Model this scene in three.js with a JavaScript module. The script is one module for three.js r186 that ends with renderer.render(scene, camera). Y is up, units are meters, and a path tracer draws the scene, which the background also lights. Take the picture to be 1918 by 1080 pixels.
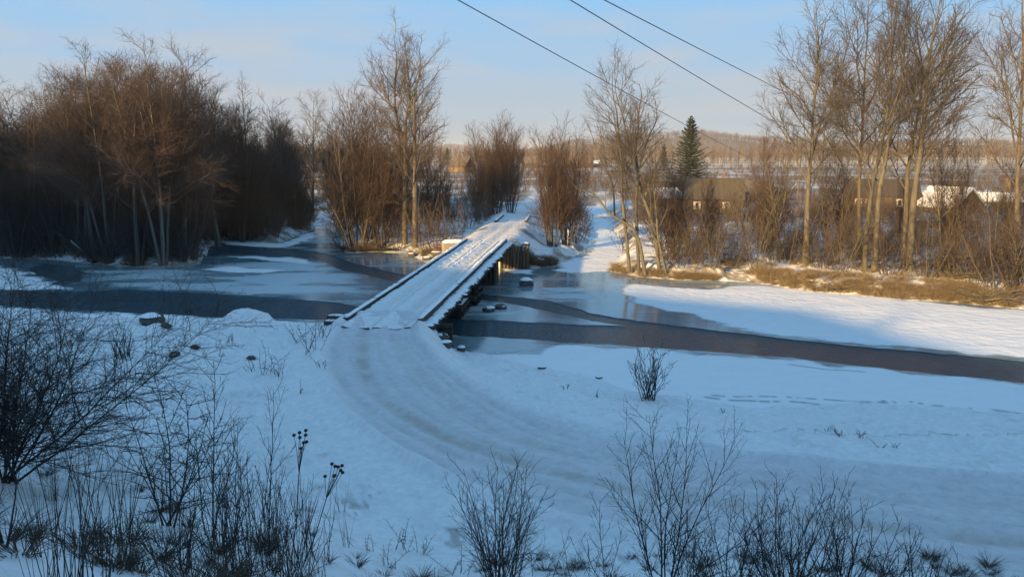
import * as THREE from 'three';
import { mergeGeometries } from 'three/addons/utils/BufferGeometryUtils.js';

// ---------------------------------------------------------------- camera, sky, sun, exposure
const scene = new THREE.Scene();
const EYE = 13, PITCH = 9.08 * Math.PI / 180, FOCAL = 1596;           // eye height over the river; focal length in photo pixels
const camera = new THREE.PerspectiveCamera(2 * Math.atan(540 / FOCAL) * 180 / Math.PI, 16 / 9, 0.1, 30000);
camera.position.set(0, EYE, 0);
camera.lookAt(0, EYE - Math.sin(PITCH), -Math.cos(PITCH));
const renderer = new THREE.WebGLRenderer({ antialias: true });
renderer.toneMapping = THREE.LinearToneMapping;
renderer.toneMappingExposure = 2.1;
renderer.shadowMap.enabled = true;

const SUN_EL = 12 * Math.PI / 180, SUN_H = [-0.64, 0.768];            // low winter sun behind the left shoulder (x, z)
const sun = new THREE.DirectionalLight(new THREE.Color(1, 0.645, 0.24), 5);
sun.position.set(SUN_H[0] * Math.cos(SUN_EL) * 400, Math.sin(SUN_EL) * 400, SUN_H[1] * Math.cos(SUN_EL) * 400 - 60);
sun.target.position.set(0, 0, -60);
sun.castShadow = true; sun.shadow.mapSize.set(4096, 4096); sun.shadow.radius = 1.6;
Object.assign(sun.shadow.camera, { left: -220, right: 220, top: 220, bottom: -220, near: 1, far: 900 });
scene.add(sun, sun.target);

// small deterministic tools
function rng(seed) { let a = seed >>> 0; return () => { a = (a + 0x6D2B79F5) | 0; let t = Math.imul(a ^ (a >>> 15), 1 | a); t = (t + Math.imul(t ^ (t >>> 7), 61 | t)) ^ t; return ((t ^ (t >>> 14)) >>> 0) / 4294967296; }; }
const hash2 = (i, j) => { let h = Math.imul(i, 374761393) + Math.imul(j, 668265263) | 0; h = Math.imul(h ^ (h >>> 13), 1274126177); return ((h ^ (h >>> 16)) >>> 0) / 4294967296; };
function vn(x, y) { const i = Math.floor(x), j = Math.floor(y), f = x - i, g = y - j, u = f * f * (3 - 2 * f), v = g * g * (3 - 2 * g); const a = hash2(i, j), b = hash2(i + 1, j), c = hash2(i, j + 1), d = hash2(i + 1, j + 1); return a + (b - a) * u + (c - a) * v + (a - b - c + d) * u * v; }
function fbm(x, y, o = 4) { let s = 0, a = 0.5, n = 0; for (let k = 0; k < o; k++) { s += a * vn(x + k * 17.3, y - k * 9.1); n += a; a *= 0.5; x *= 2.03; y *= 2.03; } return s / n; }
const clamp = (v, a = 0, b = 1) => Math.min(b, Math.max(a, v));
const ss = (a, b, v) => { const t = clamp((v - a) / (b - a)); return t * t * (3 - 2 * t); };
const mix = (a, b, t) => a + (b - a) * t;
const V = (x, y, z) => new THREE.Vector3(x, y, z);

// sky: clear blue deepening with height, thin streaks of high cloud near the horizon
{
  const W = 1024, Hh = 512, data = new Float32Array(W * Hh * 4);
  const stops = [[0, .212, .262, .308], [3, .218, .272, .322], [6, .178, .276, .384], [10, .134, .276, .436], [20, .122, .256, .404], [40, .105, .218, .352], [90, .078, .176, .308]];
  for (let j = 0; j < Hh; j++) {
    const el = ((j + .5) / Hh - .5) * 180, e = Math.max(0, el);
    let k = 0; while (k < stops.length - 2 && e > stops[k + 1][0]) k++;
    const A = stops[k], B = stops[k + 1], t = ss(A[0], B[0], e);
    for (let i = 0; i < W; i++) {
      const az = i / W * 360;
      const sx = Math.cos(az * Math.PI / 180) * 9, sz = Math.sin(az * Math.PI / 180) * 9;
      const n = fbm(sx * .9 + 3 + e * .2, sz * .35 + e * 1.1, 5), n2 = fbm(sx * .45 + 40, sz * .3 + e * .5, 3);
      const cl = ss(.44, .72, n * .6 + n2 * .45) * ss(.8, 3.5, e) * (1 - ss(6.5, 12, e)) * .62;
      const o = (j * W + i) * 4, c = [.268, .280, .298];
      for (let q = 0; q < 3; q++) data[o + q] = mix(mix(A[q + 1], B[q + 1], t), c[q], cl);
      data[o + 3] = 1;
    }
  }
  const sky = new THREE.DataTexture(data, W, Hh, THREE.RGBAFormat, THREE.FloatType);
  sky.mapping = THREE.EquirectangularReflectionMapping; sky.magFilter = THREE.LinearFilter; sky.minFilter = THREE.LinearFilter; sky.needsUpdate = true;
  scene.background = sky; scene.environment = sky;
}

scene.fog = new THREE.FogExp2(new THREE.Color(.86, .88, .92), .00011);
// ---------------------------------------------------------------- bookkeeping
const taken = {};
function numbered(n) { const k = taken[n] = (taken[n] ?? -1) + 1; return k ? n + '_' + String(k).padStart(3, '0') : n; }
function shadow(o) { o.traverse((m) => { if (m.isMesh) { m.castShadow = true; m.receiveShadow = true; } }); return o; }
function tag(o, label, category, group) { o.userData.label = label; o.userData.category = category; if (group) o.userData.group = group; return o; }
function part(name, geo, mat, parent, label) { const m = new THREE.Mesh(geo, mat); m.name = name; if (label) m.userData.label = label; parent.add(m); m.castShadow = m.receiveShadow = true; return m; }
function thing(name, label, category, p = V(0, 0, 0), turn = 0, group) { const o = new THREE.Group(); o.name = numbered(name); o.position.copy(p); o.rotation.y = turn; scene.add(o); return tag(o, label, category, group); }
function struct(name, geo, mat) { const m = part(numbered(name), geo, mat, scene); m.userData.kind = 'structure'; return m; }
function stuff(name, geo, mat, mats, label, category, colors) {
  const m = new THREE.InstancedMesh(geo, mat, mats.length); m.name = numbered(name); mats.forEach((x, i) => m.setMatrixAt(i, x));
  if (colors) colors.forEach((c, i) => m.setColorAt(i, c));
  m.userData.kind = 'stuff'; tag(m, label, category); m.castShadow = m.receiveShadow = true; scene.add(m); return m;
}
const q0 = new THREE.Quaternion(), UP = V(0, 1, 0);
const mat4 = (x, y, z, turn, sx, sy = sx, sz = sx) => new THREE.Matrix4().compose(V(x, y, z), new THREE.Quaternion().setFromAxisAngle(UP, turn), V(sx, sy, sz));

// ---------------------------------------------------------------- where things stand (x to the right, d away from the lookout, metres)
const cp = Math.cos(PITCH), sp = Math.sin(PITCH);
function ray(px, py) { const a = (px - 959) / FOCAL, b = -(py - 540) / FOCAL; return [a, b * cp - sp, cp + b * sp]; }
function G(px, py, h = 0) { const r = ray(px, py), t = (h - EYE) / r[1]; return [r[0] * t, r[2] * t]; }
const poly = (list, h = 0) => list.map(([x, y]) => G(x, y, h));
function sdSeg(x, y, a, b) { const ex = b[0] - a[0], ey = b[1] - a[1], wx = x - a[0], wy = y - a[1], t = clamp((wx * ex + wy * ey) / (ex * ex + ey * ey)); const dx = wx - ex * t, dy = wy - ey * t; return [dx * dx + dy * dy, t]; }
function inside(x, y, p) { let c = false; for (let i = 0, j = p.length - 1; i < p.length; j = i++) { const a = p[i], b = p[j]; if ((a[1] > y) !== (b[1] > y) && x < (b[0] - a[0]) * (y - a[1]) / (b[1] - a[1]) + a[0]) c = !c; } return c; }
function sdf(x, y, p) { let m = 1e9; for (let i = 0, j = p.length - 1; i < p.length; j = i++) { const s = sdSeg(x, y, p[j], p[i])[0]; if (s < m) m = s; } return inside(x, y, p) ? -Math.sqrt(m) : Math.sqrt(m); }

const RIVER = poly([[-420, 606], [0, 600], [260, 598], [420, 606], [560, 612], [700, 614], [812, 616], [830, 640], [850, 655], [900, 662], [1000, 689], [1100, 703], [1180, 733], [1280, 745], [1400, 765], [1600, 757], [1750, 762], [1918, 778], [2400, 830],
  [2400, 625], [1918, 580], [1800, 568], [1700, 562], [1600, 553], [1500, 545], [1420, 531], [1345, 526], [1270, 525], [1200, 519], [1140, 508], [1152, 490], [1172, 465], [1150, 430], [1143, 400], [1122, 386],
  [1085, 386], [1105, 400], [1110, 440], [1096, 470], [1040, 500], [985, 503], [950, 499], [900, 500], [800, 493], [760, 475], [700, 472], [645, 475], [637, 460], [648, 440], [615, 405], [634, 392], [640, 380],
  [612, 378], [590, 386], [562, 392], [592, 408], [585, 432], [560, 440], [520, 457], [420, 450], [390, 462], [375, 495], [300, 503], [230, 499], [150, 492], [100, 486], [0, 484], [-420, 490]]);
const ROAD = poly([[716, 598], [706, 640], [735, 700], [810, 765], [930, 825], [1120, 880], [1350, 920], [1650, 958], [1950, 985], [2300, 1010]], 3);
const ROAD2 = [[-2.9, 97.5], [-1.2, 114], [0.3, 130], [2.8, 172], [6, 215], [12, 290]];
function pathDist(x, d, p) { let m = 1e9, s = 0, side = 1, acc = 0, along = 0; for (let i = 0; i + 1 < p.length; i++) { const L = Math.hypot(p[i + 1][0] - p[i][0], p[i + 1][1] - p[i][1]), [q, t] = sdSeg(x, d, p[i], p[i + 1]); if (q < m) { m = q; along = acc + t * L; side = Math.sign((p[i + 1][0] - p[i][0]) * (d - p[i][1]) - (p[i + 1][1] - p[i][1]) * (x - p[i][0])); } acc += L; } return [Math.sqrt(m), -side, along]; }
function smoothPath(p, n = 8) { const c = new THREE.CatmullRomCurve3(p.map((q) => V(q[0], 0, q[1]))); return c.getSpacedPoints(n * (p.length - 1)).map((v) => [v.x, v.z]); }
const ROADS = smoothPath(ROAD, 5), ROAD2S = smoothPath(ROAD2, 4);
// the timber bridge runs along this axis
const BR0 = [-7.72, 49.6], BR1 = [-2.95, 97], BRL = Math.hypot(BR1[0] - BR0[0], BR1[1] - BR0[1]), BRX = (BR1[0] - BR0[0]) / BRL, BRD = (BR1[1] - BR0[1]) / BRL, DECK = 3.0;
const toBridge = (x, d) => [(x - BR0[0]) * BRX + (d - BR0[1]) * BRD, (x - BR0[0]) * BRD - (d - BR0[1]) * BRX];   // along, across (right positive)
const PRINTS = poly([[1795, 785], [1830, 830], [1850, 870], [1880, 920], [1890, 990]], 2.9);
const midline = (x) => x < -5 ? 82 - (x + 41) * .15 : 76.6 - (x + 5) * .43;
const MOUNDS = [[468, 628, 1.7, 1.9], [560, 630, .9, 2.0], [300, 622, .8, 1.4], [395, 640, .45, 1.6], [1055, 700, .5, 1.0], [870, 668, .45, 1.1], [1290, 748, .3, 1.2], [640, 622, .35, 1.4], [230, 655, .4, 1.5], [520, 700, .25, 2.2], [100, 650, .5, 2], [1600, 768, .25, 3], [1700, 772, .25, 3]].map(([a, b, h, r]) => [...G(a, b, 2.2), h, r]);
function ridge(u) { const t = [[-220, 32], [-100, 28.2], [-86, 24.4], [-66, 22.6], [-50, 22.9], [-26, 23.1], [-10, 21.2], [8, 19], [60, 17]]; if (u <= t[0][0]) return t[0][1]; for (let i = 0; i + 1 < t.length; i++) if (u < t[i + 1][0]) return mix(t[i][1], t[i + 1][1], (u - t[i][0]) / (t[i + 1][0] - t[i][0])); return 17; }
function hillside(x, d) {
  const u = .768 * x - .64 * d, lf = Math.max(0, -x - 12) * .85 + 3.1 * ss(-1.2, -6, x) + (fbm(x * .35 + 7, d * .35) - .5) * 1.6 - Math.max(0, x - 16) * .35;
  const t = .64 * x + .768 * d, slope = 11.4 - .45 * (d - lf), cap = ridge(u) - Math.max(0, t + 40) * .206 + (fbm(x * .06, d * .06 + 9) - .5) * 1.2;
  const k = clamp(.5 + .5 * (cap - slope) / 3); return mix(cap, slope, k) - 3 * k * (1 - k);
}
// land height and, in info, how much of the surface is road, grass or litter
const info = { s: 0, road: 0, rut: 0, near: 0, slope: 0 };
function H(x, d) {
  const s = d > 30 && d < 330 && Math.abs(x) < 130 ? sdf(x, d, RIVER) : 60;
  const near = d < midline(x); info.s = s; info.near = near; info.road = 0; info.rut = 0;
  const [al, ac] = toBridge(x, d);
  let h;
  if (s < 0) h = .03 - .9 * ss(0, 2.5, -s);
  else if (near) {
    h = .03 + .22 * ss(0, .8, s) + 2.75 * (.5 * ss(0, 16, s) * ss(-60, 10, x + 12) + .5 * ss(0, 26, s) * (2 - ss(-60, 10, x + 12)));
    h += (fbm(x * .22, d * .22, 3) - .5) * .7 * ss(0, 5, s) + (fbm(x * 1.1 + 5, d * 1.1, 4) - .5) * (.24 + .3 * ss(-8, -14, x)) + (Math.abs(fbm(x * 1.7 + 9, d * 1.7, 3) - .5) - .1) * .35;
    if (x > 12) { const [q, , al] = pathDist(x, d, PRINTS); if (q < .5) h -= .1 * Math.exp(-(((q - .12) / .13) ** 2)) * ss(.25, .8, Math.sin(al * 8.5)); }
    for (const [mx, md, mh, mr] of MOUNDS) { const q = ((x - mx) ** 2 + (d - md) ** 2) / (mr * mr); if (q < 9) h += mh * Math.exp(-q * 1.1) * ss(-.2, .8, s); }
    if (al > 1.6 && Math.abs(ac) < 4.5) h = Math.min(h, mix(2.2 - (al - 1.6) * .3, h, ss(3.2, 4.5, Math.abs(ac))));
  } else {
    const right = x > 8, steep = right ? 2.2 : 3;
    h = .03 + (right ? 1.15 : 1.0) * ss(0, steep, s) + .5 * ss(2, 30, s);
    h += ((fbm(x * .25 + 30, d * .25, 3) - .5) * .8 + (fbm(x * .9, d * .9, 3) - .5) * .45) * ss(0, 1.5, s) * (1 - ss(150, 320, d) * .6);
    if (x > 22 && s < 8) h -= .5 * ss(.2, 2, s) * (1 - ss(4, 8, s)) * ss(.4, .6, fbm(x * .18, d * .18 + 60, 2));
    if (al < BRL + .6 && al > 20 && Math.abs(ac) < 5) h = Math.min(h, .7);
  }
  // roads
  if (d < 75 && near) {
    const [q, side, along] = pathDist(x, d, ROADS), w = 2.5 + clamp(along / 40) * 1.6, o = side * q;
    const k = 1 - ss(w - .4, w + 2.6, q);
    if (k > 0) { h = mix(h, 3.0 + .07 * ss(-3, 0, al) + (fbm(x * .4, d * .4) - .5) * .12, k); info.road = 1 - ss(w - .9, w + .3, q);
      for (const [c, wd, dp] of [[.95, .36, .15], [-1.05, .34, .11], [-2.25, .16, .09], [2.15, .2, .09], [1.35, .1, .05], [-.6, .1, .05], [w + .1, .26, -.3], [-w + .1, .3, -.2], [-w - .9, .2, .10], [-w - 1.5, .3, -.06], [3.1, .2, .06], [.2, .14, .05], [-1.7, .12, .05]]) { const e = Math.exp(-(((o - c + .25 * Math.sin(along * .23 + c)) / wd) ** 2)); h -= dp * e * k * (.6 + .8 * vn(along * .5, c * 9)); if (dp > 0) info.rut = Math.max(info.rut, e * (c === .95 ? 1 : .45)); }
      h += (fbm(o * 3, along * .5, 3) - .5) * .09 * k; }
  } else if (!near && al > BRL - .5) {
    const [q] = pathDist(x, d, ROAD2S), top = d < 137 ? 2.95 : mix(2.95, 1.6, ss(137, 185, d));
    const k = 1 - ss(2.3, 6.5, q); if (k > 0) { h = Math.max(h, mix(h, top, k) + (fbm(x * .8, d * .8, 3) - .5) * .16 * (1 - ss(0, 2.2, 2.6 - q)) * k); info.road = 1 - ss(1.9, 2.6, q);
      for (const c of [-.85, .85]) h -= .07 * Math.exp(-(((q - Math.abs(c)) / .35) ** 2)); }
  }
  if (d < 130 && near) { const hh = hillside(x, d) ; const base = h, k = clamp(.5 + .5 * (hh - base) / 1.2); h = mix(base, hh, k) + 1.2 * k * (1 - k); }
  if (d > 400) h += (fbm(x * .004, d * .004) - .5) * 6 * ss(400, 900, d);
  return h;
}
function drop(px, py) { const r = ray(px, py); let t = 3, last = t; for (let i = 0; i < 900; i++) { if (EYE + r[1] * t < H(r[0] * t, r[2] * t)) break; last = t; t *= 1.008; } for (let i = 0; i < 12; i++) { const m = (t + last) / 2; if (EYE + r[1] * m < H(r[0] * m, r[2] * m)) t = m; else last = m; } return [r[0] * t, r[2] * t]; }
const onLand = (x, d, sink = 0) => V(x, H(x, d) - sink, -d);
const stand = (px, py, sink = 0) => onLand(...drop(px, py), sink);

// ---------------------------------------------------------------- textures shared by surfaces
function tex(W, Hh, f, srgb, rep) {
  const data = new Uint8Array(W * Hh * 4);
  for (let j = 0; j < Hh; j++) for (let i = 0; i < W; i++) { const c = f(i, j, W, Hh), o = (j * W + i) * 4; data[o] = c[0] * 255; data[o + 1] = c[1] * 255; data[o + 2] = c[2] * 255; data[o + 3] = 255; }
  const t = new THREE.DataTexture(data, W, Hh, THREE.RGBAFormat); t.magFilter = THREE.LinearFilter; t.minFilter = THREE.LinearMipmapLinearFilter; t.generateMipmaps = true; t.needsUpdate = true;
  if (srgb) t.colorSpace = THREE.SRGBColorSpace; if (rep) t.wrapS = t.wrapT = THREE.RepeatWrapping; return t;
}
function tfbm(x, y, p, o = 4) { let s = 0, a = .5, n = 0; for (let k = 0; k < o; k++) { const i = Math.floor(x), j = Math.floor(y), f = x - i, g = y - j, u = f * f * (3 - 2 * f), v = g * g * (3 - 2 * g), m = (z) => ((z % p) + p) % p; const A = hash2(m(i) + k * 91, m(j)), B = hash2(m(i + 1) + k * 91, m(j)), C = hash2(m(i) + k * 91, m(j + 1)), D = hash2(m(i + 1) + k * 91, m(j + 1)); s += a * (A + (B - A) * u + (C - A) * v + (A - B - C + D) * u * v); n += a; a *= .5; x *= 2; y *= 2; p *= 2; } return s / n; }
const snowBump = tex(512, 512, (i, j, w) => { const v = tfbm(i / w * 8, j / w * 8, 8, 6); return [v, v, v]; }, false, true);
const snowMap = tex(512, 512, (i, j, w) => { const v = .90 + .10 * tfbm(i / w * 16, j / w * 16, 16, 5); const k = hash2(i * 3, j * 7) > .9975 ? .72 : 1; return [v * k, v * k, v * (k * .5 + .5)]; }, true, true);
const woodMap = tex(256, 256, (i, j, w) => { const v = .55 + .45 * tfbm(i / w * 3, j / w * 32, 3 === 3 ? 3 : 3, 4); return [v, v * .98, v * .95]; }, true, true);
const M = {
  snowLand: new THREE.MeshStandardMaterial({ vertexColors: true, map: snowMap, bumpMap: snowBump, bumpScale: .15, roughness: .92 }),
  snow: new THREE.MeshStandardMaterial({ color: new THREE.Color(.86, .87, .89), bumpMap: snowBump, bumpScale: .04, roughness: .92 }),
  wood: new THREE.MeshStandardMaterial({ color: new THREE.Color(.085, .072, .060), map: woodMap, roughness: .9 }),
  woodOld: new THREE.MeshStandardMaterial({ color: new THREE.Color(.17, .14, .11), map: woodMap, roughness: .9 }),
  woodDark: new THREE.MeshStandardMaterial({ color: new THREE.Color(.050, .042, .036), map: woodMap, roughness: .9 }),
  plant: new THREE.MeshStandardMaterial({ vertexColors: true, roughness: .95 }),
  rock: new THREE.MeshStandardMaterial({ vertexColors: true, roughness: .9 }),
  metal: new THREE.MeshStandardMaterial({ color: new THREE.Color(.08, .08, .085), roughness: .5, metalness: .6 }),
};
for (const m of [M.wood, M.woodOld, M.woodDark]) { m.bumpMap = woodMap; m.bumpScale = .01; }

// ---------------------------------------------------------------- land
{
  const th = [], rs = []; for (let a = -36; a < 36; a += .21) th.push(a); for (let a = 36; a < 324; a += 4) th.push(a); th.push(324);
  for (let r = .4; r < 8; r += .5) rs.push(r); for (let r = 8; r < 72; r += .235) rs.push(r); for (let r = 72; r < 112; r += .33) rs.push(r); for (let r = 112; r < 230; r *= 1.0085) rs.push(r); for (let r = 230; r < 9500; r *= 1.035) rs.push(r);
  const C = th.length, N = rs.length, pos = new Float32Array(C * N * 3), col = new Float32Array(C * N * 3), uv = new Float32Array(C * N * 2), idx = [];
  const c = new THREE.Color();
  for (let i = 0; i < N; i++) for (let j = 0; j < C; j++) {
    const a = th[j] * Math.PI / 180, x = rs[i] * Math.sin(a), d = rs[i] * Math.cos(a), h = H(x, d), o = (i * C + j);
    pos.set([x, h, -d], o * 3); uv.set([x / 3.1, d / 3.1], o * 2);
    let R = .86, Gc = .865, B = .88; const blend = (r, g, b, k) => { R = mix(R, r, k); Gc = mix(Gc, g, k); B = mix(B, b, k); };
    const fine = vn(x * 3.3, d * 3.3) * .5 + vn(x * 8.1, d * 8.1) * .5;
    if (info.near) {
      if (info.road) { blend(.66, .645, .67, info.road * (.62 + .35 * fbm(x * .8, d * .8 + 70, 4))); blend(.50, .44, .40, info.rut * info.road * (.3 + .55 * ss(.3, .7, fbm(x * .9 + 3, d * .9, 4)))); }
      const lit = ss(.58, .72, fbm(x * .7, d * .7 + 20, 4)) * ss(.52, .7, fine); blend(.205, .163, .118, lit * .5 * (1 - info.road) * (rs[i] < 26 ? 1 : .35));
    } else {
      const s = info.s;
      let g = 0;
      if (s > 0) {
        g = x > 8 ? ss(.50, .62, fbm(x * .33 + 11, d * .5, 4) + (s < 2.6 ? .10 * ss(.15, .7, s) : -.07)) : ss(.5, .64, fbm(x * .4, d * .4 + 50, 4) + (s < 2.5 ? .1 : -.04));
        g *= ss(.25, .6, fine + .1); if (d > 150) g = mix(g, ss(.26, .50, fbm(x * .03, d * .035 + 5, 5)) * .95, ss(150, 210, d));
        g *= 1 - info.road;
        blend(.205, .163, .118, g * .9);
        if (info.road) blend(.76, .75, .75, info.road * .7);
      }
      if (d > 400) { const k = ss(400, 600, d), f = ss(.36, .54, fbm(x * .006, d * .006, 4)); blend(mix(.60, .25, f), mix(.55, .18, f), mix(.50, .125, f), k); }
    }
    col.set([R, Gc, B], o * 3);
    if (i + 1 < N) { const b = i * C + j, e = i * C + (j + 1) % C; idx.push(b, b + C, e, e, b + C, e + C); }
  }
  const g = new THREE.BufferGeometry(); g.setAttribute('position', new THREE.BufferAttribute(pos, 3)); g.setAttribute('color', new THREE.BufferAttribute(col, 3)); g.setAttribute('uv', new THREE.BufferAttribute(uv, 2)); g.setIndex(idx); g.computeVertexNormals();
  // faces must look up
  if (g.attributes.normal.getY(C * 40) < 0) { for (let k = 0; k < idx.length; k += 3) { const t = idx[k]; idx[k] = idx[k + 1]; idx[k + 1] = t; } g.setIndex(idx); g.computeVertexNormals(); }
  struct('ground', g, M.snowLand);
}
// ---------------------------------------------------------------- river: running water below, a broken ice sheet above
{
  const wb = tex(512, 512, (i, j, w) => { const v = tfbm(i / w * 8, j / w * 20, 4, 4) * .6 + .4 * tfbm(i / w * 32, j / w * 32, 32, 3); return [v, v, v]; }, false, true);
  const wm = new THREE.MeshPhysicalMaterial({ color: new THREE.Color(.034, .066, .088), roughness: .14, bumpMap: wb, bumpScale: .22, ior: 1.33 });
  const g = new THREE.PlaneGeometry(260, 300, 1, 1); g.rotateX(-Math.PI / 2); g.translate(0, 0, -180); const p = g.attributes.position, u = g.attributes.uv; for (let i = 0; i < 4; i++) u.setXY(i, p.getX(i) / 5, p.getZ(i) / 3);
  struct('river_water', g, wm);

  const jag = (list, amp, seed, h = .05) => { const p = poly(list, h), out = []; for (let i = 0; i < p.length; i++) { const a = p[i], b = p[(i + 1) % p.length], n = Math.max(2, Math.ceil(Math.hypot(b[0] - a[0], b[1] - a[1]) / .45)); for (let k = 0; k < n; k++) { const t = k / n, x = mix(a[0], b[0], t), y = mix(a[1], b[1], t); out.push([x + (fbm(x * .9 + seed, y * .9, 4) - .5) * amp, y + (fbm(x * .9, y * .9 + seed + 31, 4) - .5) * amp * 1.4]); } } return out; };
  const HOLES = [
    jag([[-430, 548], [0, 541], [130, 546], [230, 541], [400, 549], [520, 557], [640, 567], [720, 583], [800, 593], [870, 598], [960, 601], [1100, 608], [1172, 610], [1110, 601], [1036, 584], [967, 570], [900, 560], [850, 552], [790, 541], [740, 528], [700, 518], [640, 506], [600, 488], [560, 481], [430, 475], [385, 480], [380, 466], [420, 457], [560, 467], [610, 474], [655, 490], [705, 502], [760, 515], [830, 532], [911, 551], [1028, 562], [1105, 584], [1161, 596], [1300, 613], [1360, 620], [1500, 637], [1700, 656], [1918, 675], [2400, 722], [2400, 770], [1918, 716], [1700, 695], [1500, 671], [1300, 655], [1200, 648], [1050, 640], [950, 632], [870, 629], [820, 624], [700, 604], [640, 599], [560, 597], [400, 592], [250, 585], [100, 577], [0, 571], [-430, 565]], .55, 3),
    jag([[52, 503], [85, 493], [140, 497], [160, 514], [146, 529], [105, 526], [66, 514]], .8, 9),
    jag([[566, 394], [600, 388], [650, 385], [648, 389], [600, 395], [570, 398]], .5, 15),
    
  ];
  const shape = new THREE.Shape([[-95, 36], [95, 36], [95, 240], [-95, 240]].map(([x, d]) => new THREE.Vector2(x, d)));
  for (const h of HOLES) shape.holes.push(new THREE.Path(h.map(([x, d]) => new THREE.Vector2(x, d))));
  const ex = new THREE.ExtrudeGeometry(shape, { depth: .022, bevelEnabled: false }); ex.rotateX(-Math.PI / 2); ex.translate(0, .008, 0);
  const X0 = -95, D0 = 36, SX = 190, SD = 204, pp = ex.attributes.position, uu = ex.attributes.uv;
  for (let i = 0; i < pp.count; i++) uu.setXY(i, (pp.getX(i) - X0) / SX, (-pp.getZ(i) - D0) / SD);
  // what lies on the ice: snow fields, frost and bare patches
  const SNOW = [
    [[1150, 540], [1200, 531], [1330, 541], [1420, 532], [1918, 582], [2400, 627], [2400, 720], [1918, 668], [1700, 650], [1500, 632], [1410, 620], [1330, 598], [1250, 580], [1190, 565]],
    [[1030, 648], [1060, 644], [1200, 652], [1500, 676], [1918, 720], [2400, 775], [2400, 845], [1400, 790], [1100, 730], [900, 690], [845, 668], [880, 662], [1000, 658]],
    [[-430, 506], [0, 497], [45, 506], [75, 521], [136, 541], [0, 545], [-430, 552]],
    [[1030, 506], [1110, 470], [1110, 440], [1085, 380], [1130, 380], [1150, 430], [1180, 465], [1150, 505], [1080, 512]],
    [[1145, 541], [1170, 537], [1200, 541], [1170, 546]],
    [[-430, 568], [0, 574], [250, 588], [400, 595], [560, 600], [640, 604], [640, 640], [-430, 640]],
    [[380, 503], [420, 499], [480, 502], [550, 506], [500, 510], [420, 509]], [[430, 480], [470, 478], [560, 484], [604, 493], [560, 492], [470, 484]],
    [[410, 449], [520, 455], [585, 433], [590, 445], [530, 463], [430, 460]], [[560, 400], [630, 402], [600, 425], [570, 420]], [[570, 378], [620, 366], [610, 385], [580, 386]],
    [[945, 500], [990, 505], [1000, 512], [950, 510]],
  ].map((l) => poly(l, .06));
  const FROST = [[[880, 566], [940, 568], [1030, 586], [1165, 611], [1100, 607], [960, 600], [870, 597], [820, 592], [850, 570]], [[850, 630], [950, 636], [1040, 644], [1030, 657], [900, 660], [840, 645]], [[160, 505], [380, 500], [560, 486], [640, 510], [720, 530], [700, 560], [560, 556], [400, 545], [250, 538], [170, 525]], [[980, 545], [1060, 535], [1150, 560], [1060, 568]]].map((l) => poly(l, .06));
  const TW = 2048, TH = 2048, cd = new Uint8Array(TW * TH * 4), rd = new Uint8Array(TW * TH * 4), bd = new Uint8Array(TW * TH * 4).fill(128);
  const box = (p) => [Math.min(...p.map((q) => q[0])) - 2, Math.max(...p.map((q) => q[0])) + 2, Math.min(...p.map((q) => q[1])) - 2, Math.max(...p.map((q) => q[1])) + 2];
  const snowB = SNOW.map(box), frostB = FROST.map(box);
  const TRACK = poly([[1330, 742], [1420, 750], [1500, 752], [1560, 760], [1600, 752], [1700, 748], [1760, 757], [1830, 765], [1918, 775]], .06);
  const TRACK2 = poly([[1340, 738], [1440, 741], [1540, 747], [1640, 748]], .06), TRACK3 = poly([[1230, 650], [1400, 668], [1600, 694], [1918, 727], [2200, 760]], .06);
  for (let j = 0; j < TH; j++) for (let i = 0; i < TW; i++) {
    const x = X0 + (i + .5) / TW * SX, d = D0 + (j + .5) / TH * SD, o = (j * TW + i) * 4;
    let sn = 0, fr = 0;
    if (Math.abs(x) < d * .72) {
      const w1 = (fbm(x * .5, d * .5, 4) - .5), w2 = (fbm(x * .5 + 60, d * .5 + 8, 4) - .5), wx = x + w1 * 3, wd = d + w2 * 2.2;
      for (let k = 0; k < SNOW.length; k++) { const b = snowB[k]; if (x > b[0] && x < b[1] && d > b[2] && d < b[3]) { const q = sdf(wx, wd, SNOW[k]); sn = Math.max(sn, 1 - ss(-.5, .35, q)); } }
      for (let k = 0; k < FROST.length; k++) { const b = frostB[k]; if (x > b[0] && x < b[1] && d > b[2] && d < b[3]) { const q = sdf(wx, wd, FROST[k]); fr = Math.max(fr, 1 - ss(-3, 1.5, q)); } }
      const n = fbm(x * .16 + 5, d * .42, 5), n3 = fbm(x * 1.3, d * 2.2, 3);
      fr = clamp(fr * (.35 + 1.0 * ss(.35, .65, n)) + .5 * ss(.52, .7, n) + (n3 - .5) * .35);
      let r = mix(.17, .48, fr), g = mix(.25, .56, fr), b = mix(.28, .60, fr), ro = mix(.10, .42, fr);
      const f = .93 + .07 * n3; r = mix(r, .86 * f, sn); g = mix(g, .865 * f, sn); b = mix(b, .885 * f, sn); ro = mix(ro, .93, sn);
      if (x > 5 && d < 62) { let tr = 0; for (const [T, wd2, len] of [[TRACK, .16, .5], [TRACK2, .13, .45], [TRACK3, .10, 3]]) { const [q, sd, al] = pathDist(x, d, T); if (q < 1.2) { const off = q * sd + (fbm(al * .35, 3 + len, 2) - .5) * 1.3; tr = Math.max(tr, Math.exp(-((off / wd2) ** 2)) * ss(.5, .66, vn(al / len * 2.2, 7 + len) * .65 + n3 * .35 + .1)); } } r = mix(r, .16, tr * .8); g = mix(g, .20, tr * .8); b = mix(b, .23, tr * .8); ro = mix(ro, .3, tr * .7); }
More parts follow.
